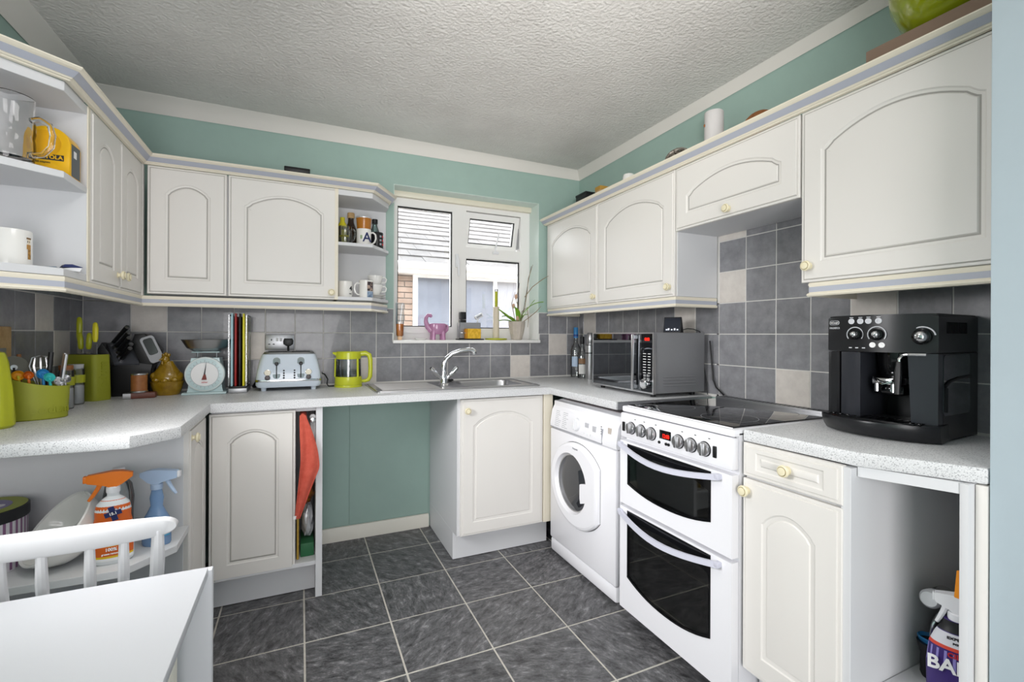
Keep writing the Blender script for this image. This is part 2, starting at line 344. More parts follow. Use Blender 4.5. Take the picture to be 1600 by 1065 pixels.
g = MB(); g.box(-.897, -.880, YW - .036, YW - .012, 1.66, 1.75, bev=.004); g.tube([(-.888, YW - .04, 1.73), (-.886, YW - .052, 1.69), (-.884, YW - .052, 1.60)], [.008, .009, .006], 8, sq=.7); g.build('handle', WPLAST, s1)
s3 = sash('fixed_light', -.816, -.402, 1.246, 1.733, .004, .004, .004, .004, YW + .01, .02)
s2 = sash('vent_sash', -.812, -.406, -.247, 0, .030, .034, .036, .040, -.01, .05)
s2.location = (0, YW + .02, 2.052); s2.rotation_euler = (R(15), 0, 0)
g = MB(); g.tube([(-.60, YW + .0, 1.79), (-.597, YW + .0, 1.815), (-.575, YW - .012, 1.925)], [.006, .006, .005], 8); g.box(-.622, -.575, YW - .012, YW, 1.772, 1.790, bev=.003); g.build('vent_stay', WPLAST, win)
g = MB(); g.box(-.409, -.404, YW + .03, YW + .10, 1.83, 2.04); g.build('hinge_arm', STEELR, win)
g = MB(); g.box(WX0 - .004, WX1 + .006, -.016, YW + .01, 1.150, 1.1705, bev=.004); g.build('window_sill', UPVC, win)
REV = M('reveal_daylit_teal', 'D3E2DB', .55, bump=(70, .06, .002)); REVW = M('reveal_white', 'ECEDEA', .5)  # REV: wall teal paled, daylight on the reveals put into the colour
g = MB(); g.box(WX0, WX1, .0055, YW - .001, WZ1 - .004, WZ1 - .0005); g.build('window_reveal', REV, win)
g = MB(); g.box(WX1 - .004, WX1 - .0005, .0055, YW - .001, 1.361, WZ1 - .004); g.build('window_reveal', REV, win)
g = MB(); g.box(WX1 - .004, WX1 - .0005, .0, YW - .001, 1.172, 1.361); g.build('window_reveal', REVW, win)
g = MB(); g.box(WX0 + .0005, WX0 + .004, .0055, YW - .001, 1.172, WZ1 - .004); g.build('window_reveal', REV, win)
OW = M('own_brick', '8A7A6E', .85, var=('75665A', 9, .3, .7), bump=(60, .4, .004))
g = MB(); g.prism([(-6, -.2), (4, -.2), (4, 2.9), (-6, 2.9)], .2905, .32, 'y', holes=[[(WX0, WZ0 - .02), (WX1, WZ0 - .02), (WX1, WZ1), (WX0, WZ1)]]); struct(g.build('wall_outer', OW))
# ---- outside: neighbour's bungalow
struct_ground = MB(); struct_ground.box(-8, 10, .35, 12, -.3, -.2); struct(struct_ground.build('ground', M('paving_outside', 'A8A49C', .9, var=('96928A', 3, .3, .7))))
HB = thing('neighbouring_house', 'pale brick bungalow with tiled roof and white fascia seen through the window', 'house', (0, 3.3, -.2))
BR = M('pale_brick', '9C8A7C', .85, var=('8A7464', 9, .3, .7), rnd=.15, bump=(120, .3, .003))
ox = (0, 3.3, -.2)
g = MB(); g.box(-5, 6, 3.32, 3.5, -.2, 2.05); g.build('wall', M('mortar', '9C958C', .9, var=('8E887E', 20, .3, .7)), HB, off=ox)
bm_ = MB(); bm_.box(-.1075, .1075, 0, .03, -.0325, .0325, bev=.003, seg=1); bo = bm_.build('brick', BR); bd = bo.data; bpy.data.objects.remove(bo)
for r in range(16):
    for k in range(7):
        x = -.60 - .225 * k + (.1125 if r % 2 else 0)
        b = bpy.data.objects.new('brick', bd); COL.objects.link(b); b.parent = HB; b.location = (x, random.uniform(-.003, .003), 1.235 + .075 * r - 0.2 + .2); b.location.z = .9 + .075 * r + .2
RT = M('grey_roof_tile', '5C5A58', .8, var=('474543', 5, .3, .75), rnd=.12, bump=(60, .4, .006))
sl = math.atan2(.137, .28)
bm_ = MB(); bm_.prism([(0, -.004), (.36, -.004), (.36, .008), (.0, .026)], -.148, .148, 'x', bev=.0); bo = bm_.build('roof_tile', RT); rd = bo.data; bpy.data.objects.remove(bo)
for r in range(17):
    for k in range(17):
        b = bpy.data.objects.new('roof_tile', rd); COL.objects.link(b); b.parent = HB
        b.location = (-2.6 + .3 * k + (.15 if r % 2 else 0), 3.12 + .28 * r - 3.3, 2.12 + .137 * r + .2 + random.uniform(-.003, .003)); b.rotation_euler = (sl + random.uniform(-.006, .006), 0, 0)
g = MB(); g.box(-5, 6, 3.10, 3.13, 2.01, 2.12, bev=.004); g.build('fascia', UPVC, HB, off=ox)
g = MB(); g.box(-5, 6, 3.12, 3.34, 2.0, 2.02); g.build('soffit', UPVC, HB, off=ox)
g = MB(); g.tube([(-5, 3.07, 2.10), (6, 3.07, 2.10)], .045, 10); g.build('gutter', UPVC, HB, off=ox)
g = MB(); g.prism([(-.49, .95), (1.9, .95), (1.9, 2.0), (-.49, 2.0)], 3.28, 3.33, 'y', holes=[[(-.425, 1.0), (.66, 1.0), (.66, 1.97), (-.425, 1.97)], [(.72, 1.0), (1.84, 1.0), (1.84, 1.97), (.72, 1.97)]]); wf = g.build('window', UPVC, HB, off=ox)
NG = M('neighbour_glass', '7E848F', .3, var=('70757F', 2.5, .35, .65), spec=.3); NC = M('neighbour_net_curtain', 'A0A2A8', .6, var=('92949A', 8, .35, .7))
g = MB(); g.box(-.425, .66, 3.290, 3.297, 1.0, 1.97); g.build('pane', NG, wf, off=ox)
g = MB(); g.box(.72, 1.84, 3.290, 3.297, 1.0, 1.97); g.build('pane', NC, wf, off=ox)
# ================================================================== cabinets
def arch_outline(w, h, mx, mb, mt, arch=True):
    x0, x1, z0, z1 = mx, w - mx, mb, h - mt; pw = x1 - x0
    if not arch: return [(x0, z0), (x1, z0), (x1, z1), (x0, z1)]
    rise = min(.05 + .10 * max(pw - .18, -.1), .45 * (z1 - z0)); sh = z1 - rise; e = min(.11 * pw, .045); eh = rise * .42
    ear = [(0, 0), (.30, .22), (.52, .50), (.72, .80), (1, 1)]
    p = [(x0, z0), (x1, z0)] + [(x1 - e * a, sh + eh * b) for a, b in ear]
    xc, hw = (x0 + x1) / 2, pw / 2 - e; n = 14
    p += [(xc + hw * math.cos(math.pi * i / n), sh + eh + (rise - eh) * math.sin(math.pi * i / n) ** .85) for i in range(1, n)] if False else [(xc + hw * (1 - 2 * i / n), sh + eh + (rise - eh) * (1 - (1 - 2 * i / n) ** 2)) for i in range(1, n)]
    p += [(x0 + e * a, sh + eh * b) for a, b in reversed(ear)]
    return p
def inset(p, d):
    n = len(p); q = []
    for i in range(n):
        a, b, c = Vector(p[i - 1]), Vector(p[i]), Vector(p[(i + 1) % n])
        d1, d2 = (b - a).normalized(), (c - b).normalized(); n1, n2 = Vector((-d1.y, d1.x)), Vector((-d2.y, d2.x))
        m = n1 + n2; m = m / max(m.dot(n1), .35); q.append(tuple(b + m * d))
    return q
def door_bm(w, h, t=.02, mx=.066, mb=.066, mt=.072, arch=True):
    """front at y=0 facing -y, x 0..w, z 0..h. material 1 = glaze line"""
    b = bmesh.new()
    def loop(p, y): return [b.verts.new((x, y, z)) for x, z in p]
    def ring(a, c, m=0):
        for i in range(len(a)):
            j = (i + 1) % len(a); f = b.faces.new((a[i], a[j], c[j], c[i])); f.material_index = m
    rc = [(0, 0), (w, 0), (w, h), (0, h)]
    B = loop(rc, t); A = loop(rc, .0055); A1 = loop(inset(rc, .002), .0035); A2 = loop(inset(rc, .0085), .0035); A3 = loop(inset(rc, .0100), .0045); A4 = loop(inset(rc, .0125), 0)
    b.faces.new(B); ring(B, A); ring(A, A1); ring(A1, A2); ring(A2, A3, 1); ring(A3, A4)
    o = arch_outline(w, h, mx, mb, mt, arch)
    L0 = loop(o, 0); L1 = loop(inset(o, .004), .0032); L2 = loop(inset(o, .011), .0038); L3 = loop(inset(o, .0155), .0052); L4 = loop(inset(o, .0185), .0018); L5 = loop(inset(o, .032 if arch else .0225), .0004)
    es = [b.edges.get((A4[i], A4[(i + 1) % 4])) for i in range(4)]
    es += [b.edges.get((L0[i], L0[(i + 1) % len(L0)])) or b.edges.new((L0[i], L0[(i + 1) % len(L0)])) for i in range(len(L0))]
    bmesh.ops.triangle_fill(b, use_beauty=True, edges=es)
    ring(L0, L1); ring(L1, L2); ring(L2, L3, 1); ring(L3, L4); ring(L4, L5); b.faces.new(L5)
    bmesh.ops.recalc_face_normals(b, faces=b.faces); return b
def door(parent, x, z, w, h, knob=None, y=-.02, name='door', arch=True, glaze=True, **k):
    g = MB(); sub = door_bm(w, h, arch=arch, **k); g._merge(sub)
    d = g.build(name, [CREAM, GREYLINE if glaze else CREAM], parent, loc=(x, y, z), ang=25)
    if knob: knob_at(d, knob[0], knob[1])
    return d
def knob_at(d, x, z):
    g = MB(); T = TT(x, .003, z) @ TX(R(90))
    g.lathe([(.0125, 0), (.0125, .003), (.008, .005), (.0075, .012), (.011, .015), (.0165, .017), (.0178, .020), (.0165, .0245), (.0135, .026)], seg=20, T=T)
    g.lathe([(.0135, .0245), (.0135, .0265), (.012, .0268), (.012, .0245)], seg=20, m=1, T=T)
    g.lathe([(.012, .024), (.0115, .0285), (.006, .0295), (0, .0297)], seg=20, T=T)
    return g.build('knob', [KNOBM, KNOBR], d)
def part(parent, name, mat, *boxes, bev=.0008):
    g = MB()
    for b in boxes: g.box(*b, bev=bev, seg=1)
    return g.build(name, mat, parent)
def carcass(c, w, d, z0, z1, t=.018, shelf=None):
    part(c, 'side_panel', CARC, (0, t, 0, d, z0, z1)); part(c, 'side_panel', CARC, (w - t, w, 0, d, z0, z1))
    part(c, 'top_panel', CARC, (t, w - t, 0, d, z1 - t, z1)); part(c, 'bottom_panel', CARC, (t, w - t, 0, d, z0, z0 + t))
    part(c, 'back_panel', CARC, (t, w - t, d - .004, d, z0 + t, z1 - t))
UZ0, UZ1 = 1.387, 1.972; UH = UZ1 - UZ0
# ---- upper cabinets, back wall
def wall_cab(name, label, loc, rz, w, d, doors, z0=UZ0, z1=UZ1, group='cream arched wall cabinets'):
    c = thing(name, label, 'cabinet', (loc[0], loc[1], 0), rz); carcass(c, w, d, z0, z1)
    for a in doors: door(c, *a)
    return c
D = .252
wall_cab('wall_cabinet', 'cream wall cabinet with one narrow arched door beside the corner on the back wall', (-2.487, -.256), 0, .317, D, [(.003, UZ0, .311, UH, None)])
wall_cab('wall_cabinet', 'wide single-door cream wall cabinet next to the open mug shelves', (-2.169, -.256), 0, .500, D, [(.003, UZ0, .494, UH, (.466, .036))])
# left wall, two narrow doors
wall_cab('wall_cabinet', 'cream two-door wall cabinet on the left wall with two knobs side by side', (-2.519, -.842), R(90), .565, D + .02, [(.002, UZ0 - .01, .281, UH + .01, (.252, .055), -.02), (.285, UZ0 - .01, .281, UH + .01, (.030, .055), -.02)])
# right wall
wall_cab('wall_cabinet', 'cream two-door wall cabinet on the right wall nearest the window', (-.256, -.012), R(-90), 1.230, .2535, [(.004, UZ0, .612, UH, (.585, .045)), (.619, UZ0, .609, UH, (.578, .045))])
c = wall_cab('wall_cabinet', 'short cream flap-door cabinet bridging the space above the cooker', (-.256, -1.244), R(-90), .590, .2535, [(.002, 1.685, .586, .287, (.293, .033))], z0=1.685)
wall_cab('wall_cabinet', 'large cream wall cabinet above the black coffee machine', (-.256, -1.836), R(-90), .548, .2535, [(.003, UZ0, .543, UH, (.028, .055))])
# ---- open end shelves
def poly_shelf(par, name, poly, z0, z1, mat=CARC, bev=.002):
    g = MB(); g.prism(poly, z0, z1, 'z', bev=bev, seg=1); return g.build(name, mat, par, off=par.location)
sh = thing('open_end_shelf', 'open white end shelf unit with mugs and bottles beside the window', 'shelf', (-1.53, -.12, 0))
P1 = [(-1.667, -.0015), (-1.667, -.272), (-1.492, -.272), (-1.378, -.10), (-1.378, -.0015)]
for nm, a, b in (('bottom_shelf', UZ0, UZ0 + .018), ('shelf', 1.676, 1.694), ('top_panel', UZ1 - .03, UZ1)): poly_shelf(sh, nm, P1, a, b)
part(sh, 'back_panel', CARC, (-.137, .152, .1145, .1185, UZ0 + .018, UZ1 - .03)); part(sh, 'side_panel', BEAD, (-.155, -.137, -.155, .1185, UZ0, UZ1))
sl_ = thing('open_end_shelf', 'open white end shelf unit with glass tankard and owl mug on the left wall', 'shelf', (-2.65, -1.0, 0))
P2 = [(-2.798, -.862), (-2.505, -.862), (-2.505, -1.03), (-2.62, -1.125), (-2.798, -1.275)]
for nm, a, b in (('bottom_shelf', 1.378, 1.402), ('shelf', 1.676, 1.698), ('top_panel', UZ1 - .03, UZ1)): poly_shelf(sl_, nm, P2, a, b)
part(sl_, 'back_panel', CARC, (-.1485, -.145, -.275, .138, 1.402, UZ1 - .03)); part(sl_, 'side_panel', CARC, (-.145, .144, .138, .156, 1.378, UZ1)); part(sl_, 'edge_strip', BEAD, (.144, .148, .138, .156, 1.378, UZ1)); part(sl_, 'corner_filler', CREAM, (.128, .152, .722, .742, UZ0 - .01, UZ1))
# ---- cornice and pelmet mouldings
CORN = [(-.004, 0), (.008, 0), (.010, .004), (.014, .006), (.016, .010), (.034, .028), (.040, .031), (.043, .036), (.045, .038), (.045, .042), (.0, .042)]
PEL = [(-.004, .047), (.004, .047), (.006, .040), (.004, .034), (.004, .012), (.008, .010), (.010, .005), (.007, 0), (-.008, 0), (-.008, .047)]
def moulding(name, label, path, prof, z, stripe, side):
    c0 = path[len(path) // 2]; t = thing(name, label, 'moulding', (c0[0], c0[1], z))
    g = MB(); g.sweep(path, [(d, zz + z) for d, zz in prof], side); g.build('rail', BEAD, t, off=t.location)
    g = MB(); g.sweep(path, [(d, zz + z) for d, zz in stripe], side); g.build('stripe', STRIPE, t, off=t.location); return t
cs = [(.0175, .0105), (.0182, .0103), (.0345, .0272), (.0335, .0280), (.016, .012)]
ps = [(.0, .032), (.0046, .032), (.0046, .0145), (.0, .0145)]
LEFT = [(-1.378, -.002), (-1.378, -.102), (-1.493, -.276), (-2.499, -.276), (-2.499, -1.032), (-2.616, -1.128), (-2.799, -1.279)]
moulding('cornice_moulding', 'cream cornice with grey stripe along the cabinet tops left of the window', LEFT, CORN, 1.9725, cs, 1)
moulding('light_pelmet', 'cream pelmet with grey stripe under the wall cabinets left of the window', [(-1.388, -.006), (-1.388, -.100), (-1.500, -.268), (-2.507, -.268), (-2.507, -1.028), (-2.62, -1.118), (-2.799, -1.262)], PEL, UZ0 - .0575, ps, 1)
moulding('cornice_moulding', 'cream cornice with grey stripe along the cabinet tops on the right wall', [(-.002, -.011), (-.276, -.011), (-.276, -2.384)], CORN, 1.9725, cs, -1)
moulding('light_pelmet', 'cream pelmet under the two-door wall cabinet right of the window', [(-.006, -.02), (-.262, -.02), (-.262, -1.238), (-.006, -1.238)], PEL, UZ0 - .048, ps, -1)
moulding('light_pelmet', 'cream pelmet under the large cabinet above the coffee machine', [(-.016, -1.866), (-.262, -1.866), (-.262, -2.384)], PEL, UZ0 - .048, ps, -1)
# ---- base cabinets
BZ0, BZ1 = .152, .866; BH = BZ1 - BZ0
b = thing('base_cabinet', 'cream base cabinet with open towel slot left of the empty bay', 'cabinet', (-2.19, -.56, 0))
part(b, 'side_panel', CARC, (0, .018, 0, .55, .15, .870)); part(b, 'side_panel', CARC, (.41, .438, -.022, .555, 0.002, .871))
part(b, 'bottom_panel', CARC, (.018, .41, -.018, .55, .150, .168)); part(b, 'back_panel', CARC, (.018, .41, .546, .55, .168, .87)); part(b, 'top_rail', CARC, (.018, .41, 0, .02, .852, .870)); part(b, 'divider_panel', CARC, (.318, .326, .03, .546, .168, .852))
part(b, 'plinth', CARC, (-.012, .41, .068, .084, .002, .150))
door(b, -.006, BZ0 - .004, .331, BH, None)
b = thing('base_cabinet', 'narrow cream base cabinet facing right in the left corner', 'cabinet', (-2.223, -.902, 0), R(90))
part(b, 'side_panel', CARC, (0, .018, 0, .57, .002, .870)); part(b, 'side_panel', CARC, (.297, .315, 0, .57, .15, .870)); part(b, 'back_panel', CARC, (.018, .297, .566, .57, .15, .87)); part(b, 'bottom_panel', CARC, (.018, .297, 0, .566, .15, .168)); part(b, 'plinth', CARC, (.018, .32, .06, .076, .002, .15))
door(b, .002, BZ0, .311, BH, (.028, .674), mx=.058)
b = thing('base_cabinet', 'cream sink base cabinet with one wide arched door below the window', 'cabinet', (-1.10, -.56, 0))
part(b, 'side_panel', CARC, (0, .018, 0, .558, .15, .870), (0, .018, .068, .558, .002, .15)); part(b, 'side_panel', CARC, (.482, .500, 0, .558, .15, .870)); part(b, 'bottom_panel', CARC, (.018, .482, 0, .55, .15, .168)); part(b, 'back_panel', CARC, (.018, .482, .55, .554, .15, .6)); part(b, 'plinth', CARC, (.018, .57, .068, .084, .002, .15))
part(b, 'corner_post', BEAD, (.503, .560, -.02, .02, .152, .870))
door(b, .016, BZ0, .482, BH, (.032, .655), glaze=False)
b = thing('base_cabinet', 'cream drawer and door base cabinet between the cooker and the open end bay', 'cabinet', (-.560, -1.858, 0), R(-90))
part(b, 'side_panel', CARC, (0, .018, 0, .55, .15, .868), (0, .018, .06, .55, .002, .15)); part(b, 'side_panel', CARC, (.288, .312, -.012, .55, .002, .868)); part(b, 'bottom_panel', CARC, (.018, .288, 0, .55, .15, .168)); part(b, 'back_panel', CARC, (.018, .288, .546, .55, .168, .868)); part(b, 'plinth', CARC, (.018, .288, .045, .061, .002, .15))
part(b, 'top_rail', CARC, (.018, .288, 0, .018, .850, .868)); part(b, 'front_rail', CARC, (.018, .288, 0, .018, .756, .772))
dr = door(b, .000, .768, .294, .103, (.147, .052), name='drawer', arch=False, mx=.045, mb=.024, mt=.024, glaze=False)
door(b, .000, BZ0 + .012, .294, .596, (.016, .560), glaze=False)
# open end bay right of it: end boards
b = thing('end_bay_frame', 'white open end bay under the worktop holding spray bottles beside the pier', 'cabinet', (-.30, -2.26, 0))
g = MB(); g.box(-.478, -.024, -2.362, -2.346, .002, .871, bev=.001); g.build('end_panel', CARC, b, off=b.location)
g = MB(); g.box(-.452, -.03, -2.384, -2.364, .002, .870, bev=.001); g.build('filler_panel', CREAM, b, off=b.location)
g = MB(); g.box(-.024, -.006, -2.362, -2.172, .002, .871, bev=.001); g.build('back_panel', CARC, b, off=b.location)
g = MB(); g.prism([(-.024, -2.346), (-.024, -2.172), (-.51, -2.172), (-.45, -2.346)], .2675, .2855, 'z'); g.build('shelf', CARC, b, off=b.location)
g = MB(); g.prism([(-.548, -2.172), (-.475, -2.346), (-.46, -2.346), (-.533, -2.172)], .846, .872, 'z'); g.build('top_rail', CARC, b, off=b.location)
# ---- worktops
WT = .911
def worktop(label, poly, loc, holes=()):
    t = thing('worktop', label, 'worktop', (loc[0], loc[1], WT - .038)); g = MB()
    if holes: g.prism(poly, WT - .038, WT, 'z', holes=holes)
    else: g.prism(poly, WT - .038, WT, 'z', bev=.006)
    g.build('slab', WORK, t, off=t.location); return t
worktop('speckled grey worktop along the left wall with clipped outer corner', [(-2.799, -.0005), (-2.799, -1.222), (-2.289, -1.228), (-2.189, -1.115), (-2.189, -.0005)], (-2.5, -.6))
BOWL = rrect(-1.00, -.63, -.425, -.115, .07, 5)
worktop('speckled grey worktop below the window holding the steel sink', [(-2.1885, -.0005), (-2.1885, -.600), (-.5725, -.600), (-.5725, -.0005)], (-1.4, -.3), [BOWL])
t = worktop('speckled grey worktop over the washing machine', [(-.572, -.0005), (-.572, -1.205), (-.0005, -1.205), (-.0005, -.0005)], (-.3, -.6))
g = MB(); g.box(-.566, -.004, -1.2095, -1.2055, .874, .909, bev=.001); g.build('edge_strip', STEELR, t, off=t.location)
for x in (-.50, -.35, -.18):
    g = MB(); g.lathe([(.004, 0), (.004, .002), (0, .0025)], seg=10, T=TT(x, -1.2093, .892) @ TX(R(90))); g.build('screw', BLACK, t, off=t.location)
worktop('speckled grey worktop under the coffee machine with angled end', [(-.0005, -1.856), (-.572, -1.856), (-.560, -2.176), (-.449, -2.3835), (-.0005, -2.3835)], (-.3, -2.1))
# left low shelf unit under the worktop end
b = thing('low_end_shelf', 'low white end shelf under the left worktop with bowl and spray bottles', 'shelf', (-2.5, -1.05, 0))
g = MB(); g.prism([(-2.799, -.904), (-2.206, -.904), (-2.206, -1.078), (-2.318, -1.205), (-2.799, -1.200)], .500, .522, 'z', bev=.001, seg=1); g.build('shelf', CARC, b, off=b.location)
g = MB(); g.prism([(-2.799, -.904), (-2.206, -.904), (-2.206, -1.078), (-2.318, -1.205), (-2.799, -1.200)], .10, .118, 'z', bev=.001, seg=1); g.build('bottom_shelf', CARC, b, off=b.location)
g = MB(); g.box(-2.799, -2.23, -.95, -.935, .002, .10); g.build('support_panel', CARC, b, off=b.location)
g = MB(); g.box(-2.8, -2.785, -1.2, -.921, .118, .872); g.build('back_panel', CARC, b, off=b.location)
# ================================================================== appliances
GR = [GREYPR]
# ---- cooker
ck = thing('electric_cooker', 'white freestanding double oven cooker with black glass hob and red clock', 'cooker', (-.600, -1.287, 0), R(-90))
CW = .560
g = MB(); g.box(0, CW, .02, .575, .06, .895, bev=.002); g.box(.03, CW - .03, .06, .5, .004, .06)
body = None
def hollow(x0, x1, y0, y1, z0, z1):   # five-sided oven cavity
    g = MB(); t = .004
    g.box(x0, x1, y1 - t, y1, z0, z1); g.box(x0, x0 + t, y0, y1, z0, z1); g.box(x1 - t, x1, y0, y1, z0, z1); g.box(x0, x1, y0, y1, z0, z0 + t); g.box(x0, x1, y0, y1, z1 - t, z1); return g
g.bm.free()
g = MB(); g.box(0, .012, .02, .575, .06, .895); g.box(CW - .012, CW, .02, .575, .06, .895); g.box(.012, CW - .012, .56, .575, .06, .895); g.box(.012, CW - .012, .02, .56, .06, .08); g.box(.012, CW - .012, .02, .56, .76, .875); g.box(.012, CW - .012, .02, .56, .485, .50)
g.build('body', WHITE, ck)
g = MB(); g.box(.03, CW - .03, .05, .5, .012, .06); g.build('plinth', DARK, ck)
for x in (.05, .51):
    g = MB(); g.lathe([(.012, .0), (.012, .06)], (x, .08, 0), 12); g.lathe([(.012, .0), (.012, .06)], (x, .5, 0), 12); g.build('foot', WPLAST, ck)
CAV = M('oven_enamel', 'B4B4B2', .35)
hollow(.04, .52, .05, .54, .52, .752).build('oven_cavity', CAV, ck); hollow(.04, .52, .05, .54, .10, .478).build('oven_cavity', CAV, ck)
def rack(z):
    g = MB(); 
    g.tube([(.05, .07, z), (.51, .07, z), (.51, .52, z), (.05, .52, z)], .004, 6, loop=True)
    for i in range(14): g.tube([(.07 + i * .0325, .07, z), (.07 + i * .0325, .52, z)], .0022, 5)
    g.build('oven_rack', STEEL, ck)
rack(.625); rack(.36); rack(.20)
g = MB()
for z in (.14, .18, .22, .26, .30, .34, .38, .42): g.box(.046, .052, .1, .5, z, z + .004)
g.build('rack_runner', STEELR, ck)
g = MB(); g.box(0, CW, -.004, .56, .884, .908, bev=.006); g.box(.02, CW - .02, .012, .53, .9075, .9105)
g.build('hob_frame', WHITE, ck)
g = MB(); g.box(.018, CW - .018, .014, .535, .9085, .9135, bev=.001); g.build('hob_glass', M('hob_black_glass', '0B0B0D', .03, coat=.6), ck)
for x, y, r in ((.15, .15, .075), (.15, .40, .095), (.41, .15, .095), (.41, .40, .075)):
    g = MB(); n = 40; g.loft([[(x + q * math.cos(2 * math.pi * i / n), y + q * math.sin(2 * math.pi * i / n), .9137) for i in range(n)] for q in (r, r - .002)], caps=(False, False)); g.build('hob_ring', GREYPR, ck)
g = MB(); g.box(0, CW, .540, .592, .893, .921, bev=.002); vent = g.build('rear_vent', STEELR, ck)
for i in range(26):
    g = MB(); g.box(.03 + i * .0195, .042 + i * .0195, .552, .574, .9208, .9214); g.build('vent_slot', DARK, vent)
g = MB(); g.box(0, CW, -.012, .02, .779, .881, bev=.007); cp = g.build('control_panel', WHITE, ck)
for i, x in enumerate((.073, .134, .193, .334, .393, .452)):
    g = MB(); T = TT(x, -.012, .826) @ TX(R(90))
    g.lathe([(.0255, 0), (.0255, .003), (.0235, .0035)], seg=28, m=1, T=T); g.lathe([(.0235, .0), (.0228, .012), (.0215, .014), (0, .0145)], seg=28, T=T)
    g.box(-.0055, .0055, -.021, .021, .012, .024, bev=.004, T=T); g.box(-.0008, .0008, -.005, .020, .0235, .0245, m=1, T=T)
    g.build('control_knob', [STEEL, BLACK], ck)
g = MB(); g.box(.236, .295, -.0135, -.01, .818, .851, bev=.001); dsp = g.build('clock_display', BLACKG, ck)
text('12:00', .021, M('red_led', 'FF2818', .5, emit=('FF2010', 1.6)), dsp, (.270, -.0138, .830), sx=.8, name='digits')
for x, z in ((.236, .803), (.272, .803), (.285, .803)):
    g = MB(); g.lathe([(.0055, 0), (.0055, .004), (0, .005)], seg=12, T=TT(x, -.012, z) @ TX(R(90))); g.build('push_button', BLACK, ck)
for x in (.024, .494):
    g = MB(); g.box(x - .007, x + .007, -.017, -.01, .806, .844, bev=.002); g.build('rocker_switch', BLACK, ck)
g = MB()
for x in (.095, .15, .215, .35, .41, .47): g.box(x - .004, x + .004, -.0125, -.0115, .862, .865)
g.build('printed_mark', PRINT_D, ck)
text('Cannon', .012, GREYPR, cp, (.045, -.0126, .869), sx=1.2) if False else None
def curve_glass(x0, x1, zt, zc, zm, n=14, top=None):
    xm = (x0 + x1) / 2; h = (x1 - x0) / 2; b_ = [(xm + h * (2 * i / n - 1), zm + (zc - zm) * abs(2 * i / n - 1) ** 2.2) for i in range(n + 1)]
    if top is None: return b_ + [(x1, zt), (x0, zt)]
    return b_ + [(xm - h * (2 * i / n - 1), top + (zt - top) * abs(2 * i / n - 1) ** 2) for i in range(n + 1)]
def oven_door(z0, z1, zc, zm, hz):
    d = bpy.data.objects.new('oven_door', None); COL.objects.link(d); d.parent = ck
    G = curve_glass(.049, .478, z1 - .008, zc, zm); Wd = curve_glass(.057, .470, z1 - .075, zc + .008, zm + .007, top=z1 - .036)
    g = MB(); g.prism([(.0, z0), (CW, z0), (CW, z1), (.0, z1)], -.012, .018, 'y', holes=[G]); g.build('door_panel', WHITE, d)
    g = MB(); g.prism(G, -.014, .014, 'y', holes=[Wd]); g.build('glass_surround', BLACKG, d)
    g = MB(); g.prism(Wd, -.011, -.007, 'y'); g.build('door_glass', pane('oven_glass', 'E2E4E2', .09), d)
    n = 12; pts = [(.004 + .515 * i / n, -.022 - .030 * math.sin(math.pi * i / n), hz - .030 * math.sin(math.pi * i / n)) for i in range(n + 1)]
    rings = [[(x + 0, y + a, z + c) for a, c in ((-.006, -.009), (.006, -.009), (.006, .010), (-.004, .010))] for x, y, z in pts]
    g = MB(); g.loft(rings); g.box(.002, .02, -.03, -.01, hz - .008, hz + .010, bev=.003); g.box(.504, .522, -.03, -.01, hz - .008, hz + .010, bev=.003); g.build('handle', LILAC, d)
oven_door(.503, .765, .590, .560, .750); oven_door(.066, .489, .206, .163, .468)
# ---- washing machine
wm = thing('washing_machine', 'white front loading washing machine between sink cabinet and cooker', 'washing machine', (-.575, -.612, 0), R(-90))
WWD = .600
g = MB(); g.box(0, WWD, .025, .55, .012, .842, bev=.006); g.build('body', WHITE, wm)
g = MB(); g.prism([(.0, .094), (.026, .094), (.55, .094), (.55, .10), (.02, .10)], 0, 1, 'x') ; g.bm.free()
g = MB(); g.box(0.004, WWD - .004, 0, .03, .088, .692, bev=.008); g.build('front_panel', WHITE, wm)
g = MB(); g.box(0.004, WWD - .004, .004, .05, .014, .085, bev=.012); g.build('kick_panel', WHITE, wm)
g = MB(); g.loft([[(x, y, z) for y, z in ((.03, .697), (.004, .697), (.000, .715), (.012, .79), (.03, .825), (.055, .842), (.075, .847), (.54, .847), (.54, .697))] for x in (.002, WWD - .002)]); g.build('fascia', WHITE, wm)
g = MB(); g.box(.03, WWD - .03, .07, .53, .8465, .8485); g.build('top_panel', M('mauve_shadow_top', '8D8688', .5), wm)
g = MB(); g.box(.004, .49, -.001, .02, .700, .7025); g.box(.488, .4905, -.001, .02, .70, .77); g.build('drawer_seam', GREYPR, wm)
T = TT(.266, .006, .752) @ TX(R(90) - .15)
g = MB(); g.lathe([(.034, 0), (.032, .012), (.029, .015), (0, .016)], seg=28, T=T); g.box(-.005, .005, -.026, .026, .014, .024, bev=.004, T=T); g.build('programme_dial', WPLAST, wm)
g = MB(); random.seed(3)
for i in range(9):
    for k in range(2): g.box(.05 + k * .075, .05 + k * .075 + random.uniform(.03, .06), .0095 - .002, .011, .79 - i * .0095, .792 - i * .0095, T=TT(0, -.0095 + .0020 + max(0, (.79 - i * .0095 - .715)) * .16, 0))
g.build('programme_print', GREYPR, wm)
for x in (.335, .365, .395, .425):
    g = MB(); g.lathe([(.007, 0), (.0065, .004), (0, .005)], seg=12, T=TT(x, .003, .722) @ TX(R(90))); g.build('push_button', WPLAST, wm)
for i in range(6):
    g = MB(); g.lathe([(.0022, 0), (.0022, .003), (0, .0032)], seg=8, T=TT(.478, .007, .724 + i * .011) @ TX(R(90))); g.build('indicator_light', PRINT_D, wm)
